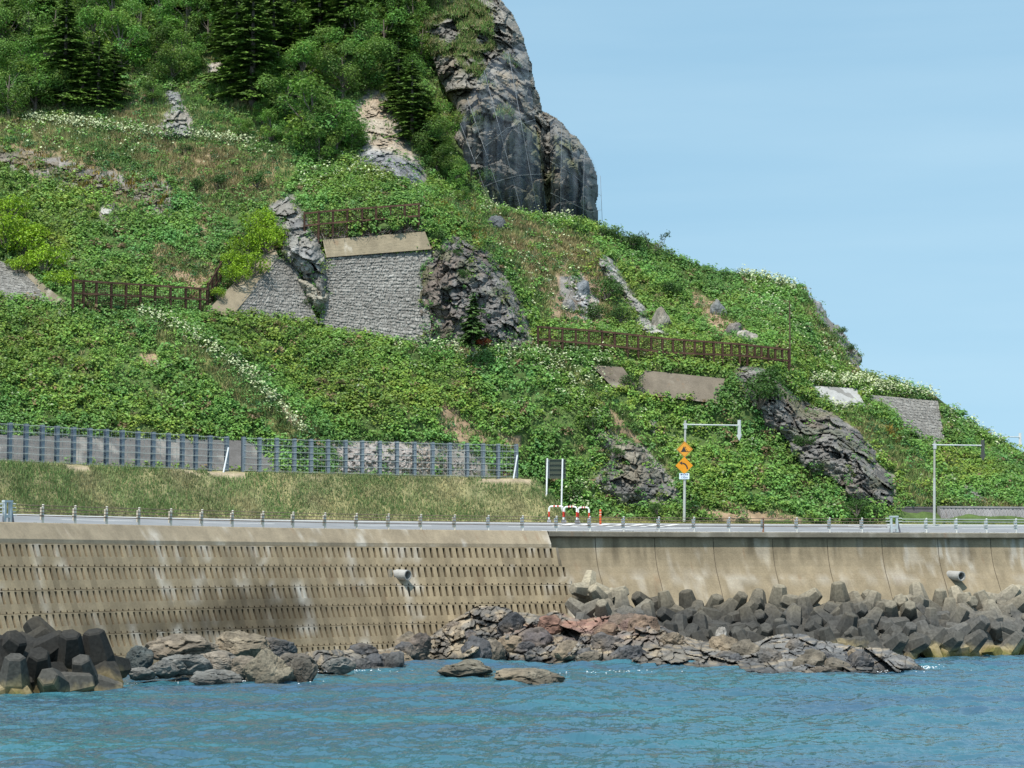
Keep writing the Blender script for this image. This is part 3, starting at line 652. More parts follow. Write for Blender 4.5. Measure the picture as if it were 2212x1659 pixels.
# ================================================================== ROCK OUTCROPS AND CLIFF
RIM = []; MOSS = []
def patch(name, poly, step, bulge, wd, scale, amp, colf, mt, seed, sink=.5, dfun=depth0, skirt=3., squash=(1, 1, 1), rot=0., mound=None, edgen=14., smooth=False, zadd=None):
    poly = np.asarray(poly, float); lo, hi = poly.min(0) - 14, poly.max(0) + 14
    u, v = np.meshgrid(np.arange(lo[0], hi[0], step), np.arange(lo[1], hi[1], step), indexing='ij')
    nz = np.stack([u * .035, v * .035, 0 * u], -1).reshape(-1, 3)
    a = u + edgen * fbm(nz, seed + 1, 4).reshape(u.shape); b = v + edgen * fbm(nz, seed + 2, 4).reshape(u.shape)
    m = inpoly(a, b, poly); d = dist_line(a, b, poly, True); Y = dfun(u, v)
    dm = d * Y / FU; k = np.clip(dm / wd, 0, 1); dome = np.sqrt(1 - (1 - k) ** 2)
    Pw = P(u, v, Y).reshape(-1, 3); rel, tone, crack = rock_relief(Pw, scale, amp, seed, squash, rot)
    Yn = Y - bulge * dome + sink * (1 - k) ** 2 - (rel * (.35 + .65 * dome.ravel())).reshape(u.shape)
    if mound is not None: Yn = Yn + mound(u, v)
    Pn = P(u, v, Yn)
    inside = m[:-1, :-1] & m[1:, :-1] & m[1:, 1:] & m[:-1, 1:]
    idx = np.arange(u.size).reshape(u.shape)
    q = np.stack([idx[:-1, :-1], idx[1:, :-1], idx[1:, 1:], idx[:-1, 1:]], -1)[inside]
    # boundary edges get a skirt that runs back into the hill
    ed = np.concatenate([q[:, [0, 1]], q[:, [1, 2]], q[:, [2, 3]], q[:, [3, 0]]]); key = np.sort(ed, 1); kk = key[:, 0] * u.size + key[:, 1]
    _, first, cnt = np.unique(kk, return_index=True, return_counts=True); be = ed[first[cnt == 1]]
    V = Pn.reshape(-1, 3); bv = np.unique(be); mp = np.full(u.size, -1); mp[bv] = np.arange(len(bv)) + u.size
    sk = V[bv].copy(); kx = (sk[:, 1:2] + skirt) / sk[:, 1:2]; sk = np.stack([sk[:, 0] * kx[:, 0], sk[:, 1] + skirt, sk[:, 2] + (sk[:, 2] - CAMZ) * (kx[:, 0] - 1) * .4 - .1], 1)
    if name == 'rock_outcrop':
        w_ = (np.exp(-dm / .45) * 1.0 + .018) * m; RIM.append((Pn[m], w_[m], seed))
    c = colf(V, tone, crack, Pw, u.ravel(), v.ravel()); c = np.concatenate([c, c[bv] * .8])
    V = np.concatenate([V, sk]); f2 = np.stack([be[:, 1], be[:, 0], mp[be[:, 0]], mp[be[:, 1]]], 1)
    f = np.concatenate([q, f2]); used = np.unique(f); rm = np.full(len(V), -1); rm[used] = np.arange(len(used))
    loc = V[used].mean(0); loc[2] = V[used][:, 2].min()
    return mk(name, V[used], rm[f], mt, None, np.clip(c[used], .015, .75), smooth, loc)

def rockcol(a, b, tan=None, kt=.3, moss=0., seed=0, dark=1.):
    a, b = np.array(a), np.array(b)
    def f(V, tone, crack, Pw, u, v):
        n = fbm(Pw * .35, seed + 3)[:, None]; n2 = fbm(Pw * 1.3, seed + 6)[:, None]; t = np.clip(tone[:, None] * 1.1 - .05 + .35 * n2, 0, 1)
        c = a * (1 - t) + b * t
        if tan is not None: k = sstep(.0, .35, n + .3 * n2) * kt; c = c * (1 - k) + np.array(tan) * k
        if moss: k = sstep(.05, .3, fbm(Pw * .6, seed + 12)[:, None] + .2 * n2) * moss; c = c * (1 - k) + np.array((.10, .125, .03)) * k
        return c * (.75 + .25 * sstep(0, .07, crack))[:, None]
    return f
GA, GB = (.15, .15, .155), (.34, .335, .33)
def outcrop(key, label, step, bulge, wd, scale, amp, colf, seed, **kw):
    return tag(patch('rock_outcrop', ROCKS[key], step, bulge, wd, scale, amp, colf, M['rock'], seed, **kw), label, 'rock outcrop')
outcrop('R1', 'small upright grey rock above the line of white flowers', 2.2, 1.6, 1.2, 1.6, .9, rockcol((.12, .13, .14), (.33, .32, .29), (.30, .25, .18), .4), 101)
outcrop('R2', 'thin pale rock strip among shrubs on the high ridge', 2.4, .7, 1, 1.0, .5, rockcol((.25, .23, .21), (.42, .39, .35), (.3, .24, .17), .5), 103)
outcrop('R3', 'big pale tan rock slope with dark grey foot beneath the pines', 2.0, 1.3, 1.8, 2.0, .6, lambda V, t, c, Pw, u, v: (lambda k, A, B: A * (1 - k) + B * k)(sstep(300, 345, v + 20 * fbm(Pw * .6, 5) - (u - 830) * .35)[:, None], rockcol((.30, .25, .19), (.46, .40, .32), (.33, .24, .16), .6)(V, t, c, Pw, u, v), rockcol((.12, .12, .13), (.34, .335, .33))(V, t, c, Pw, u, v)), 107, rot=.6, squash=(1, 1, 1.5))
outcrop('R4', 'long broken band of brownish rubble rock across the upper slope', 2.2, .5, 1.2, .8, .55, rockcol((.10, .088, .07), (.25, .215, .17), (.22, .17, .10), .6, .55), 109)
outcrop('R5', 'single flat pale grey rock in the knotweed', 2.2, .8, .7, 1.2, .4, rockcol((.28, .27, .24), (.42, .40, .36)), 113)
outcrop('R6', 'tall leaning grey rock face between the two stone walls', 1.8, 1.9, 1.6, 1.7, .8, rockcol((.135, .132, .13), (.295, .285, .27), (.23, .20, .15), .4), 127, rot=-.5)
outcrop('R6b', 'brown crumbling rock foot under the leaning grey face', 2, 1.1, .8, .9, .5, rockcol((.20, .19, .15), (.34, .31, .25)), 131)
outcrop('R7', 'large dark grey rock dome with vines beside the stone wall and the small fir', 1.8, 1.0, 2.4, 1.5, .8, rockcol((.072, .068, .066), (.225, .21, .195), (.14, .10, .075), .6, .3), 137, squash=(1, 1, 1.1), rot=.7, sink=.2)
outcrop('R8', 'patch of grey scree stones on the dry grass slope', 2.2, .5, 1.5, .7, .55, rockcol((.26, .26, .27), (.45, .44, .42), (.38, .31, .23), .7), 139)
outcrop('R9', 'narrow diagonal grey rock rib above the rusty fence', 2.0, 1.2, .8, 1.1, .6, rockcol((.22, .21, .19), (.40, .38, .34), (.30, .26, .19), .4), 149, rot=.9)
outcrop('R11', 'big dark craggy rock spur running down to the road', 1.8, 1.8, 2.0, 1.7, 1.05, rockcol((.07, .067, .064), (.235, .22, .20), (.18, .145, .105), .55, .25), 151, squash=(1, 1, 1.1), rot=.6, sink=.15)
outcrop('R12', 'dark rock outcrop with tan top at the roadside behind the warning signs', 1.8, 1.4, 2.0, 1.5, .85, rockcol((.07, .07, .068), (.225, .215, .195), (.30, .25, .17), .45, .1), 157, sink=.15)
outcrop('R13', 'dark rock edge on the skyline of the headland', 2.2, .8, .9, 1.3, .5, rockcol((.12, .12, .125), (.28, .275, .27), None, 0, .2), 163)
outcrop('R14', 'small grey rock slab low on the slope above the low block wall', 2.0, .9, .8, .8, .5, rockcol((.19, .18, .165), (.36, .34, .30), (.28, .23, .17), .5), 167, rot=.8)
outcrop('R15', 'bare pinkish stony slope behind the rockfall fence', 2.4, .35, 1.6, .45, .3, rockcol((.22, .19, .175), (.38, .34, .315), (.33, .25, .19), .5), 173)

def cliffY(u, v):
    lr = np.interp(v, [-70, 0, 100, 170, 240, 300, 350, 400, 520], [905, 912, 930, 955, 985, 975, 985, 1010, 1045]); rr = np.interp(v, [-70, 0, 40, 90, 170, 240, 290, 345, 400, 520], [1062, 1086, 1114, 1136, 1153, 1173, 1240, 1280, 1297, 1275])
    t = np.clip((u - lr) / (rr - lr + 1), 0, 1)
    base = 177 + 12 * sstep(300, -80, v) + 3.5 * t
    return base - 2.6 * np.sin(math.pi * np.clip(t, 0, 1)) ** .8 + 2.2 * np.exp(-((u - 1182) / 14) ** 2) * (v > 240)
cl = rockcol((.078, .075, .07), (.275, .252, .215), (.215, .17, .115), .55)
def cliffcol(V, t, c, Pw, u, v):
    k = cl(V, t, c, Pw, u, v)
    g = sstep(.12, .3, fbm(Pw * .3, 301) + .35 * sstep(180, 40, v) * sstep(1080, 1000, u) + .2 * np.exp(-(dist_line(u, v, [(1000, 110), (1030, 60), (1080, 110)]) / 24) ** 2))[:, None]
    MOSS.append((V[:len(u)], g[:, 0], u, v))
    k = k * (1 - .7 * g) + np.array((.12, .13, .05)) * .7 * g
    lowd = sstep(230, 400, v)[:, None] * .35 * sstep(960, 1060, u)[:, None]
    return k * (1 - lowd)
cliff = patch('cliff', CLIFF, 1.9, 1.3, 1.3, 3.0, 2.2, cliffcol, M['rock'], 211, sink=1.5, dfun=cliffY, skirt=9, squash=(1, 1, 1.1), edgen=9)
tag(cliff, kind='structure')

# ---- steel rockfall netting hung over the cliff
mn = bpy.data.materials.new('wire netting'); mn.use_nodes = True; nt = mn.node_tree; N, L = nt.nodes, nt.links
tr = N.new('ShaderNodeBsdfTransparent'); mx = N.new('ShaderNodeMixShader'); b = N['Principled BSDF']; b.inputs['Base Color'].default_value = (.22, .27, .33, 1); b.inputs['Roughness'].default_value = .6
wv = N.new('ShaderNodeTexNoise'); wv.inputs['Scale'].default_value = 1.; mpn = N.new('ShaderNodeMapping'); mpn.inputs['Scale'].default_value = (1.4, 1.4, .06); gn = N.new('ShaderNodeNewGeometry')
L.new(gn.outputs['Position'], mpn.inputs[0]); L.new(mpn.outputs[0], wv.inputs['Vector']); mr = N.new('ShaderNodeMapRange'); mr.inputs[1].default_value = .35; mr.inputs[2].default_value = .65; mr.inputs[3].default_value = .02; mr.inputs[4].default_value = .17
L.new(wv.outputs['Fac'], mr.inputs[0]); L.new(mr.outputs[0], mx.inputs[0]); L.new(tr.outputs[0], mx.inputs[1]); L.new(b.outputs[0], mx.inputs[2]); L.new(mx.outputs[0], N['Material Output'].inputs[0])
def net(top, bot, label, wires, nx=40, ny=60, off=1.3):
    top, bot = np.asarray(top, float), np.asarray(bot, float); s = np.linspace(0, 1, nx)
    def ln(p): d = np.concatenate([[0], np.cumsum(np.hypot(*np.diff(p, axis=0).T))]); d /= d[-1]; return lambda q: np.stack([np.interp(q, d, p[:, 0]), np.interp(q, d, p[:, 1])], -1)
    ft, fb = ln(top), ln(bot); T, B = ft(s), fb(s); r = np.linspace(0, 1, ny)
    U = T[:, None, 0] + (B - T)[:, None, 0] * r[None]; V = T[:, None, 1] + (B - T)[:, None, 1] * r[None]
    Yc = np.minimum.accumulate(cliffY(U, V), 1) - off - 1.6 * np.sin(math.pi * r)[None] * .6 - 2.2
    Y = Yc + .15 * np.sin(U * .25)
    p = P(U, V, Y); loc = p.reshape(-1, 3).mean(0); loc[2] = p[..., 2].min()
    t = thing('rockfall_net', label, 'net', loc)
    i = np.arange(nx - 1)[:, None] * ny + np.arange(ny - 1)[None]
    mk('netting', p.reshape(-1, 3), np.stack([i, i + ny, i + ny + 1, i + 1], -1).reshape(-1, 4), mn, t)
    for k in wires:
        c = int(k * (nx - 1)); MB().tube(p[c] - (0, .03, 0), .016, 4, (.19, .205, .22)).build('rope', M['steel'], t)
    for k in (.45, .75):
        c = int(k * (ny - 1)); MB().tube(p[:, c] - (0, .03, 0), .013, 4, (.18, .20, .21)).build('rope', M['steel'], t)
net([(985, 300), (1010, 210), (1060, 130), (1134, 88)], [(1045, 447), (1120, 459), (1184, 474)], 'grey wire rockfall net over the tall main face of the cliff', (.15, .35, .6, .85))
net([(1188, 250), (1240, 288), (1280, 342), (1297, 380)], [(1190, 474), (1240, 492), (1275, 500), (1301, 478)], 'grey wire rockfall net over the lower shoulder of the cliff', (.2, .6, 1.0))

# ================================================================== RETAINING WALLS ON THE SLOPE
def qwall(name, label, cat, key, colf, mt, res=.07, stones=None, fwd=.12, seed=0, thick=.6, slope=0.):
    q = np.asarray(WQ[key], float); Yq = np.array([WP[key](a, b) for a, b in q])
    C = P(q[:, 0], q[:, 1], Yq)
    nu = int(max(np.linalg.norm(C[1] - C[0]), np.linalg.norm(C[2] - C[3])) / res) + 2; nv_ = int(max(np.linalg.norm(C[3] - C[0]), np.linalg.norm(C[2] - C[1])) / res) + 2
    s, t = np.meshgrid(np.linspace(0, 1, nu), np.linspace(0, 1, nv_), indexing='ij')
    bl = lambda a: a[0] * (1 - s) * (1 - t) + a[1] * s * (1 - t) + a[2] * s * t + a[3] * (1 - s) * t
    U, V = bl(q[:, 0]), bl(q[:, 1]); Yb = bl(Yq)
    Yb = WP[key](U, V) - fwd
    if stones:
        rows, cols, h = stones; W = np.linalg.norm(C[1] - C[0])
        yy = t * rows + .32 * vnoise(np.stack([s * cols * .33, t * rows * .6, 0 * s], -1).reshape(-1, 3), seed).reshape(s.shape); r = np.floor(yy); fy = yy - r
        xx = s * cols + hsh(r, r, r, seed + 3) + .45 * vnoise(np.stack([s * cols * 1.3, t * rows * 1.3, 0 * s], -1).reshape(-1, 3), seed + 5).reshape(s.shape); c = np.floor(xx); fx = xx - c
        k1, k2, k3 = hsh(c, r, r, seed + 7), hsh(c, r, c, seed + 9), hsh(r, c, r, seed + 11)
        bump = (1 - np.abs(2 * fx - 1) ** 2.5) * (1 - np.abs(2 * fy - 1) ** 2.5)
        Yb = Yb - h * (bump * (.35 + .9 * k1) + (fx - .5) * (k2 - .5) * 1.1 + (fy - .5) * (k3 - .3) * .9) - .5 * h * rock_relief(P(U, V, Yb).reshape(-1, 3), .3, 1., seed + 20)[0].reshape(s.shape)
        cel = (k1, bump)
    else: cel = None; Yb = Yb + .02 * fbm(np.stack([s * 30, t * 30, 0 * s], -1).reshape(-1, 3), seed).reshape(s.shape)
    F3 = P(U, V, Yb); c3 = colf(F3.reshape(-1, 3), cel)
    bt = F3[:, 0].copy(); bt[:, 1] += thick; bt[:, 2] += .02; br = F3[-1].copy(); br[:, 1] += thick; b0 = F3[0].copy(); b0[:, 1] += thick
    V3 = [F3.reshape(-1, 3), bt, br, b0]; n0 = nu * nv_
    i = np.arange(nu - 1)[:, None] * nv_ + np.arange(nv_ - 1)[None]
    F = np.stack([i, i + 1, i + nv_ + 1, i + nv_], -1).reshape(-1, 4)
    a = np.arange(nu - 1); F = np.concatenate([F, np.stack([a * nv_, (a + 1) * nv_, n0 + a + 1, n0 + a], 1)])
    a = np.arange(nv_ - 1); e = (nu - 1) * nv_; F = np.concatenate([F, np.stack([e + a, e + a + 1, n0 + nu + a + 1, n0 + nu + a], 1), np.stack([a + 1, a, n0 + nu + nv_ + a, n0 + nu + nv_ + a + 1], 1)])
    cc = np.concatenate([c3, np.tile(c3.mean(0), (nu + 2 * nv_, 1))])
    loc = F3.reshape(-1, 3).mean(0); loc[2] = F3[..., 2].min()
    o = mk(name, np.concatenate(V3), F, mt, None, np.clip(cc, .02, .75), False, loc)
    return tag(o, label, cat)
def stonecol(a, b, seed):
    a, b = np.array(a), np.array(b)
    def f(V, cel): k, bump = cel; n = fbm(V * .5, seed)[:, None]; kk = k.reshape(-1, 1); return (a + (b - a) * kk) * (1 + .2 * n) * (.72 + .28 * sstep(0, .35, bump).reshape(-1, 1))
    return f
concol = lambda base, seed, wh=.3, dk=.0: (lambda V, cel: stain(V, base, seed, wh, dk))
ST = ((.17, .16, .145), (.275, .262, .24))
qwall('stone_wall', 'large stepped grey stone wall under the capped concrete band', 'stone wall', 'w1', stonecol(*ST, 3), M['stone'], .06, (28, 46, .12), seed=5)
qwall('stone_wall', 'grey stone wall below the bright green shrub, left of the leaning rock', 'stone wall', 'w2', stonecol(*ST, 5), M['stone'], .06, (19, 31, .12), seed=9)
qwall('stone_wall', 'grey stone wall cut off by the frame beside the concrete ramp', 'stone wall', 'w3', stonecol(*ST, 7), M['stone'], .06, (17, 31, .12), seed=13)
qwall('stone_wall', 'grey stone wall high on the far headland by the white wall', 'stone wall', 'w4', stonecol(*ST, 9), M['stone'], .06, (15, 30, .14), seed=17, fwd=.2)
qwall('concrete_band', 'tan concrete band with white flaking between rusty fence and stone wall', 'concrete wall', 'b1', concol((.235, .192, .13), 41, .8), M['concrete'], .1, fwd=.5)
qwall('concrete_wall', 'sloping tan concrete edge left of the grey stone wall', 'concrete wall', 'e1', concol((.21, .172, .118), 43, .3), M['concrete'], .1, fwd=.25)
qwall('concrete_wall', 'sloping tan concrete ramp at the end of the rusty fence', 'concrete wall', 'e2', concol((.21, .178, .125), 47, .3), M['concrete'], .1, fwd=.3)
qwall('concrete_wall', 'brown concrete wall panel, the shorter left one before the gap with a bush', 'concrete wall', 'k1', concol((.15, .122, .092), 49, .2), M['concrete'], .1, fwd=.2)
qwall('concrete_wall', 'long brown concrete wall panel with a white crack above the knotweed', 'concrete wall', 'k2', concol((.155, .127, .096), 53, .25), M['concrete'], .1, fwd=.2)
qwall('concrete_wall', 'white flaking concrete wall next to the far stone wall', 'concrete wall', 'k3', lambda V, cel: np.where(fbm(V * 1.1, 57)[:, None] > .12, np.array((.22, .21, .195)), np.array((.36, .35, .335))) * (1 + .1 * fbm(V * 4, 58)[:, None]), M['concrete'], .1, fwd=.2)
qwall('concrete_wall', 'dark grey concrete slope wall behind the rockfall fence', 'concrete wall', 'f1', concol((.125, .117, .112), 59, .25, .3), M['concrete'], .15, fwd=.3)
# low block wall beside the road at the right end, with its darker return
def lowwall(label, sa, sb, o, z0, z1, base, ribs, batter=.25, seed=70):
    s = np.arange(sa, sb, .06 if ribs else .2)
    V = []; nz = 10
    for k in range(nz):
        f = k / (nz - 1); z = z0 + (z1 - z0) * f
        rib = .05 * (np.mod(s / .32 + f * 1.2, 1) < .22) if ribs else 0 * s
        V.append(wp(s, o + batter * f + rib, z))
    V += [wp(s, o + batter - .04, z1 + .001), wp(s, o + batter - .04, z1 + .12), wp(s, o + batter + .5, z1 + .12)]
    V = np.stack(V, 1); n, m = V.shape[:2]; i = np.arange(n - 1)[:, None] * m + np.arange(m - 1)[None]
    F = [np.stack([i, i + m, i + m + 1, i + 1], -1).reshape(-1, 4)]
    q = V.reshape(-1, 3); b0 = len(q); e = np.stack([V[0, 0] + (V[0, -1] - V[0, 0]) * (1, 1, 0), V[-1, 0] + (V[-1, -1] - V[-1, 0]) * (1, 1, 0)])
    F += [np.array([list(range(m)) + [b0]]), np.array([list(range((n - 1) * m, n * m)) + [b0 + 1]])]
    q = np.concatenate([q, e]); loc = q.mean(0); loc[2] = z0
    return tag(mk('block_wall', q, F, M['concrete'], None, stain(q, base, seed, .25, .2), False, loc), label, 'concrete wall')
lowwall('long low grey ribbed block wall beside the road', s_at(2034, 10.2, 8.4), S1 - 3, 10.2, 7.9, 9.02, (.25, .235, .23), True)
lowwall('dark stub of low concrete wall half hidden by vines', s_at(1938, 10.8, 8.4), s_at(2026, 10.8, 8.4), 10.8, 7.9, 8.98, (.11, .10, .10), False, .1, 73)

# ================================================================== RUSTY FENCES
RC = (.062, .033, .022)
def rusty(label, us, vb, vt, Y, mesh_rows=6, pole=None, rails=(.95, .45), vines=False):
    us = np.asarray(us, float); B = P(us, vb(us), Y(us)); T = B.copy(); T[:, 2] += (vb(us) - vt(us)) * Y(us) / FU
    t = thing('rusty_fence', label, 'fence', B[len(us) // 2])
    d = B[-1] - B[0]; d[2] = 0; d /= np.linalg.norm(d); nr = np.array((-d[1], d[0], 0)); ax = (d, nr, (0, 0, 1))
    for k in range(len(us)):
        H = T[k, 2] - B[k, 2] + .3; c = (B[k] + T[k]) / 2 - (0, 0, .15); m = MB(); tone = np.array(RC) * random.uniform(.75, 1.25)
        m.box(c - nr * .07, (.13, .02, H), ax, tone); m.box(c + nr * .07, (.13, .02, H), ax, tone); m.box(c, (.02, .12, H), ax, tone * .8); m.build('post', M['rust'], t)
    for f in rails:
        pts = B + (T - B) * f; m = MB()
        for k in range(len(us) - 1):
            a, b = pts[k] - nr * .09, pts[k + 1] - nr * .09; e = (b - a); Ls = np.linalg.norm(e); e = e / Ls; up = np.cross(e, -nr); up /= np.linalg.norm(up)
            m.box((a + b) / 2, (Ls - .01, .04, .13), (e, nr, up if up[2] > 0 else -up), np.array(RC) * random.uniform(1.1, 1.7))
        m.build('rail', M['rust'], t)
    m = MB()
    for k in range(len(us) - 1):
        n = max(3, int(np.linalg.norm(B[k + 1] - B[k]) / .16))
        for j in range(n): a = B[k] + (B[k + 1] - B[k]) * (j + .5) / n; b = T[k] + (T[k + 1] - T[k]) * (j + .5) / n; m.tube([a, b], .014, 3, np.array(RC) * 1.1, False)
        for j in range(12): f = (j + .5) / 12; m.tube([B[k] + (T[k] - B[k]) * f, B[k + 1] + (T[k + 1] - B[k + 1]) * f], .014, 3, np.array(RC) * 1.1, False)
    m.build('mesh', M['rust'], t)
    if pole is not None:
        k = pole[0]; MB().tube([B[k] + d * .1, B[k] + d * .12 + (0, 0, pole[1])], [.06, .045], 6, (.09, .055, .04)).build('pole', M['rust'], t)
    return t
yl = lambda a, b, c: (lambda u: np.interp(u, a, b) - c)
def ydep(us, vb, off):
    u = np.linspace(us[0], us[-1], 40); y = depth(u, vb(u)); ys = np.polyfit(u, y, 1); lin = np.polyval(ys, u); o = np.max(lin - y)
    return lambda q: np.polyval(ys, q) - max(0, o) * .6 - off
ua = [157, 180, 208, 240, 272, 303, 335, 368, 401, 432, 447]; vba = yl([150, 300, 450], [658, 662, 668], 0); vta = yl([150, 300, 450], [602, 612, 622], 0)
rusty('rusty post and rail fence across the gully between concrete ramp and bright shrub', ua, vba, vta, ydep(ua, vba, .5))
ub = [657, 688, 719, 750, 782, 812, 843, 874, 905]; vbb = yl([650, 688, 905], [522, 516, 497], 0); vtb = yl([650, 688, 905], [458, 454, 437], 0)
rusty('rusty fence standing on the concrete band above the stone wall', ub, vbb, vtb, ydep(ub, vbb, .45), rails=(.95, .52))
uc = [1162, 1187, 1215, 1244, 1272, 1301, 1328, 1355, 1379, 1407, 1431, 1454, 1478, 1501, 1521, 1542, 1561, 1580, 1598, 1614, 1631, 1645, 1660, 1675, 1690, 1704]
vbc = yl([1160, 1300, 1440, 1600, 1710], [746, 758, 776, 780, 792], 0); vtc = yl([1160, 1300, 1440, 1600, 1710], [703, 713, 729, 741, 754], 0)
rusty('long rusty fence on the middle ledge ending at a tall thin pole', uc, vbc, vtc, ydep(uc, vbc, .6), pole=(25, 4.9), rails=(.94, .3))
ud = [449, 458, 467, 476]; vbd = yl([446, 480], [662, 616], 0); vtd = yl([446, 480], [615, 556], 0)
rusty('short rusty fence section climbing beside the sloping concrete edge', ud, vbd, vtd, ydep(ud, vbd, .7))

# ================================================================== ROADSIDE POLES, SIGNS, BARRIERS
def frame_to_cam(p, yaw=0.):
    f = np.array((0, 0, CAMZ)) - p; f[2] = 0; f /= np.linalg.norm(f); c, s = math.cos(yaw), math.sin(yaw); f = np.array((c * f[0] - s * f[1], s * f[0] + c * f[1], 0))
    return np.cross((0, 0, 1.), f), np.array((0, 0, 1.)), f          # right as seen by the reader, up, outward
def snowpole(label, u, v, Y, vtop, armlen, arrow_col, tip_col, signs=False):
    b = P(u, v, Y); H = (v - vtop) * Y / FU
    t = thing('snow_pole', label, 'road marker pole', b)
    lean = np.array((.12, 0, 0)); MB().tube([b - (0, 0, .3), b + lean * .55 + (0, 0, H * .55)], [.095, .09], 12, (.40, .41, .37) ).build('pole', M['steel'], t)
    MB().tube([b + lean * .55 + (0, 0, H * .55), b + lean + (0, 0, H)], [.075, .07], 12, (.36, .35, .29) if not signs else (.40, .40, .36)).build('upper_pole', M['steel'], t)
    top = b + lean; z = np.array((0, 0, H - .28)); ar = np.array((1., .05, -.012))
    m = MB(); m.tube([top + z - ar * .16, top + z + ar * armlen], .045, 8, (.48, .50, .49)); m.box(top + z - (0, 0, .1), (.2, .2, .36), None, (.42, .44, .43)); m.build('arm', M['steel'], t)
    e = top + z + ar * armlen; w_ = .13
    m = MB(); m.prism([(-w_, .36), (w_, .36), (w_, -.62), (.26, -.62), (0, -1.02), (-.26, -.62), (-w_, -.62)], e + (.05, -.03, 0), (math.cos(.95), -math.sin(.95), 0), (0, 0, 1), (math.sin(.95), math.cos(.95), 0), .07, arrow_col)
    a = m.build('arrow', M['sign'], t)
    return t, b, H
t, b, H = snowpole('tall grey road edge pole carrying two orange warning signs and a distance plate', 1478, 1118, 141.2, 908, 3.55, (.52, .54, .53), None, True)
def sticker(mb, poly, o, R, U, Fv, d, col): mb.prism(poly, o + Fv * d, R, U, Fv, .004, col)
OR1, OR2, BLK = (.62, .27, .022), (.63, .245, .004), (.03, .022, .02)
R_, U_, F_ = frame_to_cam(b, -.12)
def diamond(zc, h, col, dx):
    o = b + np.array((dx, 0, zc)) + F_ * .12
    m = MB(); m.prism([(0, h), (-h, 0), (0, -h), (h, 0)], o, R_, U_, F_, .02, col); d = m.build('warning_sign', M['sign'], t)
    return o + F_ * .02, d
Z = lambda v: (1118 - v) * 141.2 / FU
o, d1 = diamond(Z(971), .545, OR1, .08)
m = MB(); k = .50; q = .475
for s0, s1 in (((0, 1), (-1, 0)), ((-1, 0), (0, -1)), ((0, -1), (1, 0)), ((1, 0), (0, 1))):
    sticker(m, [(s0[0] * k, s0[1] * k), (s1[0] * k, s1[1] * k), (s1[0] * q, s1[1] * q), (s0[0] * q, s0[1] * q)], o, R_, U_, F_, .002, (.18, .09, .03))
sticker(m, [(-.24, -.14), (-.06, .20), (-.02, .16), (.10, -.14)], o, R_, U_, F_, .002, BLK)
sticker(m, [(-.27, -.17), (-.27, -.14), (.32, -.14), (.32, -.17)], o, R_, U_, F_, .003, BLK)
for x, y in ((.07, .10), (.11, -.02), (.17, -.10), (.04, .16)): sticker(m, [(x - .03, y - .02), (x + .02, y - .03), (x + .03, y + .02), (x - .02, y + .03)], o, R_, U_, F_, .003, BLK)
m.build('symbol', M['sign'], d1)
o, d2 = diamond(Z(1006), .585, OR2, .04)
m = MB(); arc = [(.26 - .44 * (1 - math.cos(a)) * 1.0, -.30 + .44 * math.sin(a)) for a in np.linspace(0, 1.42, 9)]
arc = [(.21 - .36 * (1 - math.cos(a)), -.24 + .40 * math.sin(a)) for a in np.linspace(0, 1.5, 9)]
for (x0, y0), (x1, y1) in zip(arc[:-1], arc[1:]):
    L_ = math.hypot(x1 - x0, y1 - y0); nx, ny = -(y1 - y0) / L_ * .048, (x1 - x0) / L_ * .048
    sticker(m, [(x0 + nx, y0 + ny), (x1 + nx, y1 + ny), (x1 - nx, y1 - ny), (x0 - nx, y0 - ny)], o, R_, U_, F_, .002, BLK)
sticker(m, [(-.12, .29), (-.33, .175), (-.12, .03), (-.14, .13), (-.14, .20)], o, R_, U_, F_, .0021, BLK); m.build('symbol', M['sign'], d2)
oz = b + np.array((.04, 0, Z(1029))) + F_ * .12
m = MB(); m.prism([(-.335, -.2), (.335, -.2), (.335, .2), (-.335, .2)], oz, R_, U_, F_, .02, (.60, .68, .76)); d3 = m.build('distance_plate', M['sign'], t)
def lettering(body, size, o, parent, col, space=1.):
    cu = bpy.data.curves.new('lettering', 'FONT'); cu.body = body; cu.size = size; cu.align_x = 'CENTER'; cu.align_y = 'CENTER'; cu.offset = size * .012; cu.space_character = space; cu.extrude = .001
    ob = bpy.data.objects.new('tmp', cu); COL.objects.link(ob); dg = bpy.context.evaluated_depsgraph_get(); me = bpy.data.meshes.new_from_object(ob.evaluated_get(dg)); bpy.data.objects.remove(ob)
    V = np.array([v.co[:] for v in me.vertices]); Fs = [np.array([list(p.vertices)]) for p in me.polygons]
    W3 = o + V[:, :1] * R_ + V[:, 1:2] * U_ + V[:, 2:3] * F_
    mk('lettering', W3, Fs, M['sign'], parent, np.tile(col, (len(V), 1)))
INK = (.04, .07, .16)
lettering('落石注意', .125, oz + F_ * .026 + U_ * .105, d3, INK, 1.12); lettering('130m', .205, oz + F_ * .026 - U_ * .085, d3, INK, 1.08)
snowpole('tall bare road edge pole with a dark arrow by the low block wall', 2018, 1133, 142.5, 952, 3.2, (.07, .075, .07), None)
snowpole('far road edge pole with a white arrow on the skyline', 2118, 1105, 188, 936, 3.5, (.70, .71, .70), None)

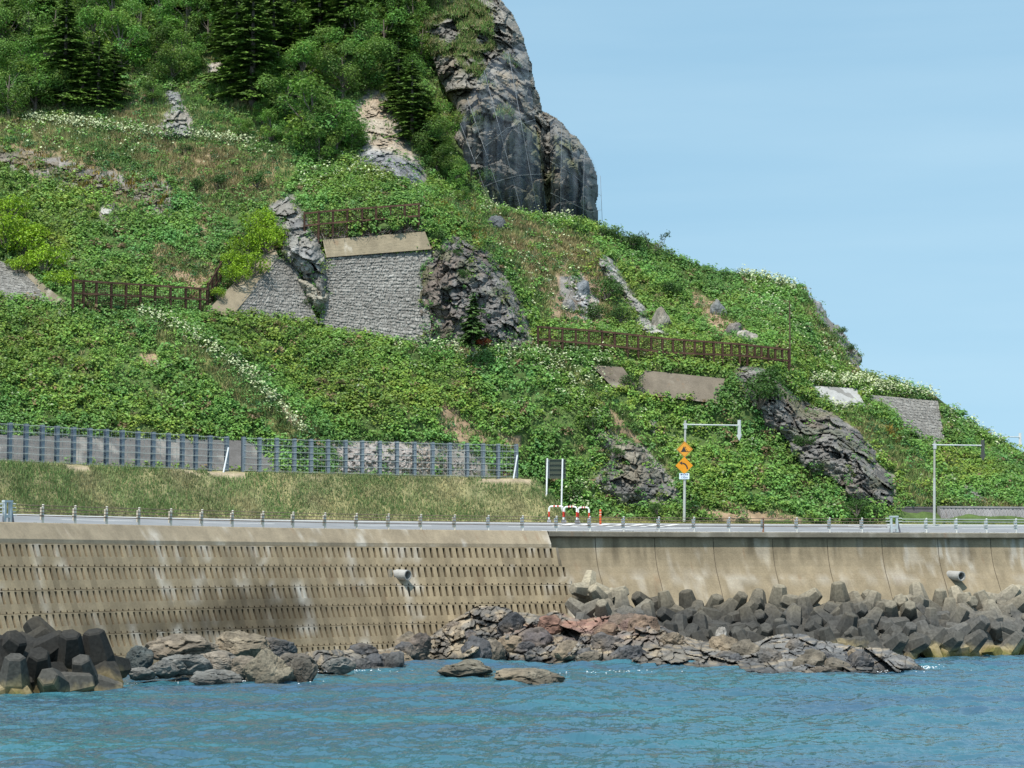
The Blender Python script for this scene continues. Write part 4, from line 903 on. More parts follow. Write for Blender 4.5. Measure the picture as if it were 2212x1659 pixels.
b = P(1197, 1118, 139.8); t = thing('information_board', 'back of a dark green board on two white posts at the end of the embankment', 'sign board', b)
for u, v0, v1 in ((1179, 1120, 990), (1212, 1114, 991)):
    q = P(u, v0, 139.8); MB().tube([q - (0, 0, .4), q + (.11, 0, (v0 - v1) * 139.8 / FU)], .055, 10, (.78, .78, .77)).build('post', M['steel'], t)
c0 = P(1200, 1013, 140.05); m = MB(); m.box(c0, (1.36, .05, 1.30), None, (.055, .065, .04)); m.build('panel', M['sign'], t)
m = MB()
for k in range(5): m.box(c0 + (0, -.065, -.62 + k * .31), (1.34, .07, .035), None, (.075, .085, .06))
for x in (-.46, .48): m.box(c0 + (x, -.10, 0), (.10, .02, 1.25), None, (.16, .17, .17))
m.build('bracket', M['steel'], t)

RED, WHT = (.50, .035, .02), (.75, .74, .71)
for k, (ua_, ub_, vv) in enumerate(((1186, 1217, 1131), (1219, 1246, 1132), (1249, 1272.5, 1133.5))):
    pa, pb = P(ua_, vv, 137.6), P(ub_, vv, 137.4)
    lab = ('red and white pipe barrier partly behind the white sign post', 'red and white pipe barrier, middle one of the three', 'red and white pipe barrier next to the orange pole')[k]
    t = thing('pipe_barrier', lab, 'barrier', (pa + pb) / 2, 'red and white pipe barriers at the lay-by'); h = 1.12; up = np.array((0, 0, 1.)); d = (pb - pa); d[2] = 0; L_ = np.linalg.norm(d); d /= L_
    m = MB(); r = .055
    for q, sg in ((pa, 1), (pb, -1)):
        for z0, z1, c in ((.2, .42, WHT), (.42, .78, RED), (.78, h - .17, WHT)): m.tube([q + up * z0, q + up * z1], r, 8, c)
        m.tube([q + up * (h - .17) + (d * sg * .17 * (1 - math.cos(a)) + up * .17 * math.sin(a)) for a in np.linspace(0, 1.57, 6)], r, 8, WHT)
    n = 5; xs = np.linspace(.17, L_ - .17, n + 1)
    for j in range(n): m.tube([pa + d * xs[j] + up * h, pa + d * xs[j + 1] + up * h], r, 8, RED if j % 2 else WHT)
    m.build('pipe', M['steel'], t); m = MB()
    for q in (pa, pb): m.box(q + up * .09, (.28, .34, .30), None, (.30, .30, .31) if q is pa else (.16, .16, .17), .88)
    m.build('concrete_foot', M['concrete'], t)
b = P(1297, 1137, 137.4); t = thing('delineator_post', 'orange rubber road delineator post standing by the barriers', 'delineator', b)
MB().tube([b, b + (0, 0, .06), b + (0, 0, .1), b + (0, 0, 1.05), b + (0, 0, 1.12)], [.15, .14, .075, .065, .03], 12, (.62, .09, .02)).build('post', M['sign'], t)
for z in (.72, .88): MB().tube([b + (0, 0, z), b + (0, 0, z + .06)], .074, 12, (.70, .45, .35)).build('reflector_band', M['sign'], t)

ar = [P(u, v, 171.) for u, v in ((1866, 813), (1878, 812), (1892, 815), (1906, 822), (1914, 828))]
tag(MB().tube(ar, .03, 5, (.55, .57, .58)).build('cable', M['steel'], None, ar[0]), 'thin pale cable arching over the skyline at the netted rock edge', 'cable')
# ================================================================== ARMOUR BLOCKS (TETRAPODS)
mt_ = bpy.data.materials.new('armour concrete'); mt_.use_nodes = True; nt = mt_.node_tree; N, L = nt.nodes, nt.links; b_ = N['Principled BSDF']; b_.inputs['Roughness'].default_value = .88; b_.inputs['Specular IOR Level'].default_value = .2
g_ = N.new('ShaderNodeNewGeometry'); sx = N.new('ShaderNodeSeparateXYZ'); L.new(g_.outputs['Position'], sx.inputs[0])
nz = N.new('ShaderNodeTexNoise'); nz.inputs['Scale'].default_value = .9; nz.inputs['Detail'].default_value = 7; L.new(g_.outputs['Position'], nz.inputs['Vector'])
n3 = N.new('ShaderNodeTexNoise'); n3.inputs['Scale'].default_value = 7; n3.inputs['Detail'].default_value = 8; L.new(g_.outputs['Position'], n3.inputs['Vector'])
oi = N.new('ShaderNodeObjectInfo')
def mth(op, a, b=None, c=None):
    n = N.new('ShaderNodeMath'); n.operation = op
    for k, x in enumerate((a, b, c)):
        if x is None: continue
        if isinstance(x, (int, float)): n.inputs[k].default_value = x
        else: L.new(x, n.inputs[k])
    return n.outputs[0]
h_ = mth('ADD', sx.outputs[2], mth('MULTIPLY', mth('SUBTRACT', nz.outputs['Fac'], .5), 1.6)); h_ = mth('ADD', h_, mth('MULTIPLY', mth('SUBTRACT', oi.outputs['Random'], .5), .7))
cr = N.new('ShaderNodeValToRGB'); L.new(mth('DIVIDE', h_, 5.0), cr.inputs[0]); e = cr.color_ramp.elements
for p_, c_ in ((0, (.10, .09, .03, 1)), (.04, (.15, .12, .055, 1)), (.085, (.19, .155, .09, 1)), (.15, (.065, .061, .052, 1)), (.42, (.052, .050, .046, 1)), (.62, (.105, .092, .070, 1)), (.85, (.18, .155, .112, 1))):
    el = e.new(p_) if p_ not in (0,) else e[0]; el.position = p_; el.color = c_
e.remove(e[-1])
oc_ = N.new('ShaderNodeMix'); oc_.data_type = 'RGBA'; oc_.blend_type = 'MULTIPLY'; oc_.inputs[0].default_value = 1
L.new(cr.outputs[0], oc_.inputs[6]); at = N.new('ShaderNodeAttribute'); at.attribute_type = 'OBJECT'; at.attribute_name = 'tone'
mr = N.new('ShaderNodeMapRange'); mr.inputs[1].default_value = .3; mr.inputs[2].default_value = .7; mr.inputs[3].default_value = .72; mr.inputs[4].default_value = 1.28; L.new(n3.outputs['Fac'], mr.inputs[0])
L.new(mth('MULTIPLY', at.outputs['Fac'], mr.outputs[0]), oc_.inputs[7]); L.new(oc_.outputs[2], b_.inputs['Base Color'])
bp = N.new('ShaderNodeBump'); bp.inputs['Strength'].default_value = .35; bp.inputs['Distance'].default_value = .05; L.new(n3.outputs['Fac'], bp.inputs['Height']); L.new(bp.outputs[0], b_.inputs['Normal'])
TD = np.array([(0, 0, 1), (.943, 0, -.333), (-.471, .816, -.333), (-.471, -.816, -.333)])
def tetra_mesh():
    m = MB(); n = 6
    for d in TD:
        a = np.cross(d, (.3, .8, .1)); a /= np.linalg.norm(a); c = np.cross(d, a); rings = [(.0, .62), (.45, .62), (1.44, .41), (1.50, .34)]
        V = [d * x + r * (math.cos(2 * math.pi * k / n) * a + math.sin(2 * math.pi * k / n) * c) for x, r in rings for k in range(n)]
        F = [(i * n + k, i * n + (k + 1) % n, (i + 1) * n + (k + 1) % n, (i + 1) * n + k) for i in range(3) for k in range(n)] + [tuple(3 * n + k for k in range(n))]
        m.add(V, F)
    return m
proto = None; tr_ = random.Random(11)
def tetrapod(p, rot, sc, label, group, tone=1.):
    global proto
    if proto is None:
        proto = tetra_mesh().build('tetrapod', mt_, None, (0, 0, 0)); o = proto
    else:
        o = proto.copy(); COL.objects.link(o)
    o.location = Vector([float(x) for x in p]); o.rotation_euler = rot; o.scale = (sc,) * 3; o['tone'] = float(tone)
    return tag(o, label, 'tetrapod', group)
def zsea(v): return CAMZ * FU / (v - 1217.)
# right-hand mound: rows going up from the water line to the wall
def toe(u): return np.interp(u, [1240, 1330, 1500, 1700, 1900, 2000, 2212, 2400], [119.5, 119, 117.5, 116.5, 116.5, 117, 120.5, 125])
rows = [(0.0, .35), (1.25, 1.0), (2.5, 1.65), (3.7, 2.25), (4.9, 2.8)]
GEN = 'grey concrete tetrapod piled in the long mound below the curved wall'
for r, (dy, z) in enumerate(rows):
    u = 1400 + 20 * (r % 2)
    while u < 2330:
        Y = toe(u) + dy + tr_.uniform(-.35, .35); zz = z - .12 * r + tr_.uniform(-.3, .3) - (.9 if u < 1385 and r > 2 else 0); top = np.interp(u, [1240, 1390, 1600, 1800, 2212], [0, 0, .1, .15, .25]) * (r / 4)
        p = P(u, 1300, Y); p[2] = zz + top
        if not (1335 < u < 1385 and r > 2):
            hi = r == 4; lab = GEN
            if u < 1335: lab = 'pale concrete tetrapod at the end of the slotted block wall, apart from the mound'
            elif hi: lab = 'grey concrete tetrapod on the top row of the mound, leaning on the curved wall'
            elif r == 0: lab = 'concrete tetrapod at the foot of the mound by the reef and the water'
            tone = tr_.uniform(.8, 1.25) * (1.45 if u < 1335 else 1.0) * np.interp(u, [1400, 1750, 2212], [.9, 1.15, 1.75])
            tetrapod(p, (tr_.uniform(0, 6.28), tr_.uniform(0, 6.28), tr_.uniform(0, 6.28)), tr_.uniform(.80, .97), lab, 'armour blocks below the curved sea wall', tone)
        u += tr_.uniform(38, 51)
for u, v, Y, lab in ((1268, 1268, 124.2, 'pale tetrapod perched highest beside the end of the slotted wall'), (1300, 1292, 123.4, 'pale tetrapod with a rounded leg just right of the highest perched one'), (1262, 1318, 122.2, 'pale tetrapod touching the end of the slotted wall above the red rocks'), (1318, 1285, 124.0, 'pale tetrapod lying against the curved wall behind the others'), (1345, 1312, 122.2, 'pale tetrapod standing upright with a flat leg top before the mound'), (1305, 1325, 121.4, 'pale tetrapod half hidden behind the reddish reef'), (1378, 1325, 121.4, 'pale tetrapod in the gap at the start of the dark mound')):
    tetrapod(P(u, v + 8, Y), (tr_.uniform(0, 6.28), tr_.uniform(0, 6.28), tr_.uniform(0, 6.28)), .82, lab, 'pale armour blocks beside the slotted wall', 1.75)
# left-hand group, close to the camera
LEFT = [(-10, 1415, 87.2, 1.3, 'dark tetrapod cut off by the frame, rising highest from the water', 1.18), (78, 1425, 86.6, .75, 'dark tetrapod with a flat topped leg standing in the water', 1.02), (42, 1388, 89.5, 1.6, 'dark tetrapod high at the back of the near group beside the tallest one', 1.05), (112, 1365, 91.5, 1.95, 'dark tetrapod with a leg pointing up against the slotted wall', 1.05), (75, 1395, 88.3, 1.75, 'dark tetrapod with a square leg end in the middle of the near group', 1.0),
        (150, 1420, 88.6, 1.2, 'dark tetrapod with a rounded flat leg top facing the sea', 1.08), (215, 1425, 89.2, 1.15, 'dark tetrapod with a white bird stain at the outer end of the near group', 1.08), (120, 1455, 86.0, .35, 'tan algae stained tetrapod half under water in front of the near group', 1.0), (30, 1465, 85.2, .25, 'tan tetrapod with bright green algae at the water line', 1.0), (188, 1458, 87.6, .3, 'yellowish tetrapod low between two dark ones at the water', .95), (5, 1450, 86.4, .9, 'dark tetrapod under the tallest one at the frame edge', 1.0), (165, 1390, 91.2, 1.1, 'dark tetrapod behind the rounded one, close to the slotted wall', .95), (60, 1440, 90, .5, 'dark tetrapod buried in the core of the near group', 1.0)]
for k, (u, v, Y, z, lab, sc) in enumerate(LEFT):
    p = P(u, v, Y); p[2] = z * .82 - .12
    tetrapod(p, (tr_.uniform(0, 6.28), tr_.uniform(0, 6.28), tr_.uniform(0, 6.28)), sc * 1.02, lab, 'near armour blocks in the water', .5 if z > .5 else 1.05)

# ================================================================== REEF AND BOULDERS
top_r = np.array([(640,1412),(700,1400),(800,1404),(870,1392),(890,1378),(930,1372),(985,1335),(1030,1308),(1085,1312),(1150,1328),(1200,1322),(1260,1338),(1330,1330),(1400,1342),(1440,1356),(1500,1380),(1560,1392),(1620,1386),(1700,1370),(1745,1372),(1800,1388),(1850,1396),(1920,1402),(1965,1420),(1998,1442)], float)
bot_r = np.array([(640,1440),(700,1448),(845,1442),(885,1424),(950,1420),(1000,1425),(1100,1424),(1200,1426),(1400,1436),(1600,1449),(1740,1454),(1850,1450),(1998,1444)], float)
def reefY(u, v):
    vt_, vb_ = np.interp(u, top_r[:, 0], top_r[:, 1]), np.interp(u, bot_r[:, 0], bot_r[:, 1]); Yf = zsea(vb_ + 2); Yb = np.interp(u, [640, 850, 950, 1200, 1450, 1700, 1998], [100, 114, 119, 119.5, 117, 112.5, 104])
    t = np.clip((vb_ + 3 - v) / np.maximum(vb_ - vt_, 4), -.1, 1.05); return Yf + (np.maximum(Yb, Yf + 1.5) - Yf) * t
def reefcol(V, t, c, Pw, u, v):
    n = fbm(Pw * .45, 401)[:, None]; n2 = fbm(Pw * 1.6, 405)[:, None]; tt = np.clip(t[:, None] * 1.1 + .4 * n2, 0, 1)
    k = np.array((.085, .082, .08)) * (1 - tt) + np.array((.235, .205, .165)) * tt
    gz = sstep(1500, 1750, u + 60 * fbm(Pw * .4, 409))[:, None] * .6 + .5 * sstep(.1, .4, fbm(Pw * .5, 413))[:, None]; gz = np.clip(gz, 0, .8); k = k * (1 - gz) + gz * (np.array((.07, .073, .08)) * (1 - tt) + np.array((.20, .20, .20)) * tt)
    red = np.exp(-(((u - 1240) / 190) ** 2 + ((v - 1345) / 34) ** 2))[:, None] * sstep(-.3, .2, n + .4 * n2)
    k = k * (1 - .8 * red) + np.array((.235, .115, .08)) * (.6 + .8 * tt) * .8 * red
    tan = sstep(.05, .35, n2 - .5 * n)* .5; k = k * (1 - tan) + np.array((.36, .28, .18)) * tan * (.6 + .6 * tt)
    wet = sstep(.45, .0, V[:, 2:3]); k = k * (1 - .55 * wet)
    return k * (.6 + .4 * sstep(0, .08, c))[:, None]
poly = [tuple(p) for p in top_r] + [tuple(p) for p in bot_r[::-1] + (0, 4)]
reef = patch('rock_reef', poly, 1.7, .25, .8, 1.35, 1.5, reefcol, M['wetrock'], 411, sink=.3, dfun=reefY, skirt=3., squash=(.8, .2, 1.2), rot=.35, edgen=7)
tag(reef, 'long low reef of grey and reddish rock strata at the foot of the sea wall', 'rock reef')
def boulder(u, vb_, wu, hu, Y, label, col, seed, group='boulders on the shore', ramp=None, sc=.9):
    """vb_: where it meets the ground; wu, hu: width and height in image pixels"""
    me = bmesh.new(); bmesh.ops.create_icosphere(me, subdivisions=4 if wu < 80 and hu < 42 else 5, radius=1); V = np.array([v.co[:] for v in me.verts]); F = np.array([[v.index for v in f.verts] for f in me.faces]); me.free()
    k = Y / FU; W, Hh = wu * k / 2, hu * k * (.74 if group.endswith('shore') and hu < 60 and Y < 105 else .9 if group.endswith('shore') else 1)
    q = V * 1.25 + seed; rel, tone, crack = rock_relief(q, .95 * sc, .42, seed); rel = np.clip(rel, -.5, .5)
    # flatten by random cutting planes so it reads as a broken block
    r = np.random.default_rng(seed); R = np.ones(len(V)) * 1.15
    for _ in range(11):
        d = r.normal(size=3); d /= np.linalg.norm(d); h = r.uniform(.72, .98); c = V @ d; R = np.where(c > .05, np.minimum(R, h / np.maximum(c, .05)), R)
    V = V * (R + rel * .28)[:, None]
    X = V * np.array((W * 1.05, W * .8, Hh * .92)); p = P(u, vb_, Y); X = X + p + np.array((0, W * .3, Hh * .12))
    c = rockcol(np.array(col) * .34, np.array(col) * .82, (.30, .22, .14), .35, 0, seed)(X, tone, crack, X, 0 * tone, 0 * tone)
    wet = sstep(.5, .1, X[:, 2:3]); c = c * (1 - .45 * wet)
    o = mk('boulder', X, F, M['wetrock'], None, np.clip(c, .02, .7), False, p); return tag(o, label, 'boulder', group)
BT, BG, BD = (.30, .25, .19), (.24, .235, .215), (.13, .13, .13)
BL = [(400, 1412, 150, 48, 96.5, 'broad brown fissured boulder before the slotted wall', BT), (515, 1405, 110, 50, 97.5, 'pale tan layered boulder, tallest of the shore rocks', (.34, .28, .20)), (590, 1408, 90, 36, 98.5, 'dark grey cracked boulder behind the pointed ones', BD), (395, 1443, 95, 40, 93.8, 'rounded grey boulder with a crack under the brown one', BG), (470, 1440, 90, 36, 94.5, 'flat grey slab boulder between the rounded rocks', BG),
      (300, 1425, 50, 40, 95.5, 'dark green wet boulder next to the near tetrapods', (.10, .115, .11)), (300, 1458, 60, 22, 92.5, 'low pale boulder at the water beside the near tetrapods', BG), (350, 1450, 60, 30, 93, 'small grey boulder above the white splash', BG), (455, 1470, 105, 30, 91.6, 'low wide grey boulder awash at the water line', BG), (580, 1470, 110, 66, 92.2, 'large pointed boulder with an orange stain at the water', (.29, .25, .18)), (648, 1466, 62, 52, 93, 'narrow dark sloping boulder beside the large pointed one', (.17, .15, .12)), (520, 1445, 70, 34, 94.2, 'rounded tan boulder above the awash one', BT),
      (640, 1440, 80, 34, 96, 'brown rough boulder on the flat shore rock', (.22, .19, .155)), (1012, 1448, 108, 26, 99.5, 'flat low rock in the water off the reef', (.27, .24, .18)), (1132, 1474, 140, 34, 92.5, 'lone tan rock islet in the open water', (.29, .25, .185)), (905, 1395, 50, 28, 114, 'small dark brown boulder against the slotted wall', (.16, .13, .11)), (1105, 1358, 64, 38, 116.5, 'round black boulder on the reddish reef', (.075, .075, .08)), (1350, 1352, 60, 32, 117, 'dark purple brown rock on the red part of the reef', (.12, .095, .095)), (1560, 1385, 26, 30, 115, 'small speckled pale boulder under the mound of tetrapods', (.36, .34, .31)), (730, 1440, 60, 26, 99, 'small grey rock at the edge of the flat reef', BG)]
for k, (u, vb_, wu, hu, Y, lab, c) in enumerate(BL): boulder(u, vb_, wu, hu, Y, lab, c, 500 + k * 7)
for u, vb_, wu, hu, lab, c, s in ((1552, 678, 30, 28, 'grey boulder stuck in the red earth scar of the slope', (.36, .37, .36), 1), (1612, 738, 46, 24, 'white angular boulder just above the rusty fence', (.55, .54, .52), 2), (1588, 724, 34, 26, 'grey slab beside the white angular boulder', (.30, .27, .25), 3), (1072, 490, 36, 22, 'dark boulder among flowers below the cliff', (.17, .18, .19), 4), (1410, 930, 24, 20, 'pale grey boulder in the grass left of the snow pole', (.40, .40, .38), 5), (1432, 706, 40, 36, 'tan slab leaning at the foot of the rock rib', (.36, .33, .27), 6), (1258, 632, 40, 24, 'blue-grey stone, uppermost in the scree', (.30, .32, .34), 8), (1225, 665, 28, 20, 'blue-grey stone in the lower scree', (.30, .32, .34), 9)):
    boulder(u, vb_, wu, hu, depth0(u, vb_) - .2, lab, c, 700 + s, 'boulders on the slope')
rb = random.Random(8)
for k in range(46):
    u = rb.uniform(700, 1960); a, b_ = np.interp(u, top_r[:, 0], top_r[:, 1]), np.interp(u, bot_r[:, 0], bot_r[:, 1]); f = rb.uniform(.05, .85); v = b_ + (a - b_) * f; Y = float(reefY(u, v)) - .4
    red = math.exp(-((u - 1240) / 170) ** 2 - ((v - 1345) / 34) ** 2); c = np.array(rb.choice(((.20, .17, .13), (.14, .135, .13), (.26, .21, .15), (.11, .11, .115)))); c = c * (1 - red) + np.array((.25, .13, .095)) * red
    wu = rb.uniform(26, 74); boulder(u, v + 4, wu, wu * rb.uniform(.34, .55), Y, 'reddish angular rock lying on the middle of the reef' if red > .4 else 'grey brown angular rock lying on the reef', c * 1.15, 900 + k * 3, 'loose rocks on the reef', sc=.8)
# foam where the swell breaks
mf = MB()
for u, v, n, sp_ in ((370, 1458, 70, 16), (1975, 1441, 50, 26), (520, 1472, 25, 60), (700, 1449, 30, 90), (1500, 1450, 60, 300), (240, 1478, 20, 30)):
    for _ in range(n * 3):
        a = u + random.gauss(0, sp_); Yv = zsea(v + random.gauss(0, 1.5)); p = P(a, v, Yv); p[2] = random.uniform(.02, .25 if sp_ < 20 else .10); r = random.uniform(.012, .035 if sp_ > 20 else .06)
        mf.box(p, (r * 2.2, r * 2, r * .7), None, (.75, .78, .80), .5)
tag(mf.build('sea_foam', M['petal'], None, P(370, 1458, zsea(1458))), 'white foam where the swell breaks on the shore rocks', 'foam', None, 'stuff')
# ================================================================== PLANTS
def orient(n, r, spread):
    n = n + r.normal(0, spread, n.shape); n /= np.linalg.norm(n, axis=1)[:, None]
    t = np.cross(n, r.normal(size=n.shape)); t /= np.linalg.norm(t, axis=1)[:, None]; return n, t
def leaf_arrays(p, n, t, s, wd, fold=.18):
    """each leaf: two triangles folded along the midrib"""
    b = np.cross(n, t); s = s[:, None]; w = s * wd
    V = np.stack([p - t * s * .5, p + b * w * .5 + n * s * fold - t * s * .08, p + t * s * .5, p - b * w * .5 + n * s * fold - t * s * .08], 1).reshape(-1, 3)
    k = np.arange(len(p))[:, None] * 4
    return V, np.concatenate([k + (0, 1, 2), k + (0, 2, 3)], 1).reshape(-1, 3)
def leafmesh(name, p, n, t, s, wd, col, mt, parent=None, loc=None, fold=.18):
    V, F = leaf_arrays(p, n, t, s, wd, fold); return mk(name, V, F, mt, parent, np.repeat(np.clip(col, .004, .9), 4, 0), False, loc)
# --- sampling of the hillside by true area
du_ = np.gradient(TPg, axis=0); dv_ = np.gradient(TPg, axis=1); nrm_ = np.cross(du_, dv_); area = np.linalg.norm(nrm_, axis=-1); nrm_ = nrm_ / area[..., None]
nrm_ *= np.sign(-nrm_[..., 1:2] + .6 * nrm_[..., 2:3]); area = np.minimum(area, np.percentile(area, 99.5))
def sample(n, weight, seed):
    r = np.random.default_rng(seed); w_ = (area * weight).ravel(); w_ = w_ / w_.sum(); k = r.choice(w_.size, n, p=w_); a, b = np.unravel_index(k, area.shape)
    p = TPg[a, b] + r.uniform(-.5, .5, n)[:, None] * du_[a, b] + r.uniform(-.5, .5, n)[:, None] * dv_[a, b]
    return p, nrm_[a, b], UU[a, b], VV[a, b], r
incliff = inpoly(UU, VV, [(u, v) for u, v in CLIFF]) & (VV < 470)
vis = (~incliff) & (VV > -30) & (UU > -60) & (UU < 2290)
wooded = (VV < np.interp(UU, [-60, 100, 230, 330, 430, 560, 640, 760, 800, 920], [235, 235, 235, 150, 120, 210, 320, 300, 180, 380]))
behind_emb = (UU < 1100) & (VV > 1042)
big = np.where(vis & ~wl & ~behind_emb, np.where(rk, np.where((UU < 380) & (VV > 305) & (VV < 470), .16, np.where((UU > 900) & (UU < 1100) & (VV > 500) & (VV < 590), .3, .03)), np.where(br, .06, np.where(gr | dr, np.where(dr, .10, .22), np.where(wooded, .35, 1.0)))), 0.)
bn = fbm(TPg.reshape(-1, 3) * .28, 91).reshape(UU.shape); big = big * np.clip(1 + 1.1 * bn, .15, 2)
# knotweed and other broad leaves: clumps of leaves over low mounds
NC, NL = 17500, 26
p, n, u_, v_, r = sample(NC, big, 21)
hgt = r.uniform(.2, .8, NC) * np.where(r.random(NC) < .08, 1.7, 1) * np.where(v_ > 640, 1.1, .95); rad = r.uniform(.3, .65, NC)
tone = 1 + .35 * fbm(p * .25, 95) + r.normal(0, .12, NC); hue = fbm(p * .18, 97) + r.normal(0, .2, NC)
d = r.normal(size=(NC, NL, 3)); d /= np.linalg.norm(d, axis=2)[..., None]; d = d * (r.uniform(.35, 1, (NC, NL, 1)))
up = np.array((0, -.25, 1.)); up /= np.linalg.norm(up)
ctr = p + n * (hgt * .45)[:, None]
lp = (ctr[:, None] + d * rad[:, None, None] * np.array((1, 1, .8))).reshape(-1, 3)
ln_ = (d * .7 + up * .75 + n[:, None] * .25).reshape(-1, 3); ln_, lt = orient(ln_, r, .33)
ls = r.uniform(.11, .255, NC * NL) * np.repeat(np.where(r.random(NC) < .25, 1.35, 1.), NL)
base = np.array((.165, .30, .06)); c = base * np.repeat(np.clip(tone, .5, 1.7), NL)[:, None] * (1 + .19 * r.normal(size=NC * NL)[:, None])
hh = np.repeat(hue, NL)[:, None]; c = c * np.where(hh > 0, 1 + np.clip(hh, 0, 1) * np.array((.75, .10, -.15)), 1 + np.clip(-hh, 0, 1) * np.array((-.2, .05, .7)))
odd = np.repeat(r.random(NC), NL)[:, None]
c = np.where(odd < .03, np.array((.24, .17, .09)) * (.6 + .8 * r.random((NC * NL, 1))), c); c = np.where((odd > .965) & (r.random((NC * NL, 1)) < .4), np.array((.36, .42, .24)), c)
# plants rooted in the joints and round the rims of the outcrops
rp, rw = np.concatenate([a for a, b, s_ in RIM]), np.concatenate([b for a, b, s_ in RIM]); rw = rw * np.clip(fbm(rp * .9, 131) + .15, 0, 1); NR = 900
k = r.choice(len(rp), NR, p=rw / rw.sum()); q0 = rp[k] + np.array((0, -.10, .05)); d2 = r.normal(size=(NR, 14, 3)); d2 /= np.linalg.norm(d2, axis=2)[..., None]; d2 *= r.uniform(.3, 1, (NR, 14, 1))
lp2 = (q0[:, None] + d2 * r.uniform(.18, .45, (NR, 1, 1))).reshape(-1, 3); n2_, t2_ = orient((d2 * .6 + up + np.array((0, -.2, 0))).reshape(-1, 3), r, .3)
c2 = np.repeat(np.where(r.random((NR, 1)) < .3, np.array((.17, .22, .055)), np.array((.10, .22, .055))) * (1 + .2 * r.normal(size=(NR, 1))), 14, 0) * (1 + .2 * r.normal(size=(NR * 14, 1)))
lp, ln_, lt, ls, c = np.concatenate([lp, lp2]), np.concatenate([ln_, n2_]), np.concatenate([lt, t2_]), np.concatenate([ls, r.uniform(.10, .22, NR * 14)]), np.concatenate([c, c2])
tag(leafmesh('knotweed', lp, ln_, lt, ls, .75, c, M['leaf']), 'dense leafy green ground cover over the coastal hillside', 'ground cover', None, 'stuff')
# grass and small herbs on the drier parts
gw = np.where(vis & ~wl & ~behind_emb, np.where(rk, np.where(UU < 380, .35, .05), np.where(br, .16, np.where(gr, 1., np.where(dr, .55, np.where(wooded, .25, .10))))), 0.)
NG, NB = 15000, 13
p, n, u_, v_, r = sample(NG, gw * np.clip(1 + .9 * bn, .2, 2), 23)
bp_ = (p[:, None] + r.normal(0, .16, (NG, NB, 3)) * np.array((1, 1, .4))).reshape(-1, 3); t_ = np.repeat(n * .45 + np.array((0, -.1, .9)), NB, 0) + r.normal(0, .38, (NG * NB, 3)); t_ /= np.linalg.norm(t_, axis=1)[:, None]
n_b = np.cross(t_, r.normal(size=t_.shape)); n_b /= np.linalg.norm(n_b, axis=1)[:, None]; n_b *= np.sign(n_b[:, 2:3] + 1e-6)
gs = r.uniform(.22, .5, NG * NB); dry = np.clip(.42 + 1.1 * fbm(p * .35, 99) + r.normal(0, .25, NG), 0, 1)
isd = inpoly(u_, v_, DRY[0]) | inpoly(u_, v_, DRY[2]); dry = np.clip(dry + .3 * isd, 0, 1)
och = np.any([inpoly(u_, v_, q) for q in OCHRE], 0) | (inpoly(u_, v_, ROCKS['R4']) & (r.random(NG) < .6))
c = np.array((.115, .215, .058))[None] * (1 - dry[:, None]) + np.array((.33, .275, .13)) * dry[:, None]; c = np.where(och[:, None], np.array((.24, .17, .035)) * (.7 + .6 * r.random((NG, 1))), c)
c = np.repeat(c, NB, 0) * (1 + .22 * r.normal(size=(NG * NB, 1)))
tag(leafmesh('meadow_grass', bp_ + t_ * gs[:, None] * .4, n_b, t_, gs, .17, c, M['blade'], fold=.04), 'dry grass and herbs on the upper slopes and spurs', 'grass', None, 'stuff')
mp_, mg = MOSS[0][0], MOSS[0][1]; mw = np.clip(mg - .3, 0, 1) * (MOSS[0][3] < 260) * inpoly(MOSS[0][2], MOSS[0][3], np.array(CLIFF, float) * (.93, 1) + (70, 0)); NM = 2600; k = r.choice(len(mp_), NM, p=mw / mw.sum())
bq = (mp_[k][:, None] + r.normal(0, .15, (NM, 9, 3)) + np.array((0, -.08, .05))).reshape(-1, 3); tq = np.array((0, -.35, 1.)) + r.normal(0, .4, (NM * 9, 3)); tq /= np.linalg.norm(tq, axis=1)[:, None]; nq = np.cross(tq, r.normal(size=tq.shape)); nq /= np.linalg.norm(nq, axis=1)[:, None]; nq *= np.sign(nq[:, 2:3] + 1e-6)
cq = np.repeat(np.where(r.random((NM, 1)) < .6, np.array((.13, .21, .05)), np.array((.24, .22, .09))), 9, 0) * (1 + .2 * r.normal(size=(NM * 9, 1)))
tag(leafmesh('cliff_grass', bq, nq, tq, r.uniform(.2, .42, NM * 9), .2, cq, M['blade'], fold=.04), 'patches of grass on the upper ledges of the cliff', 'grass', None, 'stuff')
# rounded herb tufts in the grass
fw = np.where(vis & ~wl & ~behind_emb & (gr | dr | rk), np.where(rk, .18, 1.), 0.)
NT, NK = 950, 46
p, n, u_, v_, r = sample(NT, fw, 29); rad = r.uniform(.22, .6, NT) * (1 + (r.random(NT) < .1) * .5)
d = r.normal(size=(NT, NK, 3)); d /= np.linalg.norm(d, axis=2)[..., None]; d[..., 2] = np.abs(d[..., 2])
lp = (p[:, None] + d * rad[:, None, None] * r.uniform(.6, 1.05, (NT, NK, 1))).reshape(-1, 3); ln_, lt = orient((d + up * .4).reshape(-1, 3), r, .3)
c = np.where(r.random((NT, 1)) < .55, np.array((.080, .185, .068)), np.array((.10, .19, .04))) * (1 + .18 * r.normal(size=(NT, 1))); c = np.repeat(c, NK, 0) * (1 + .2 * r.normal(size=(NT * NK, 1)))
tag(leafmesh('herb_tufts', lp, ln_, lt, r.uniform(.10, .22, NT * NK), .6, c, M['leaf']), 'rounded green herb tufts dotted over the grass', 'ground cover', None, 'stuff')
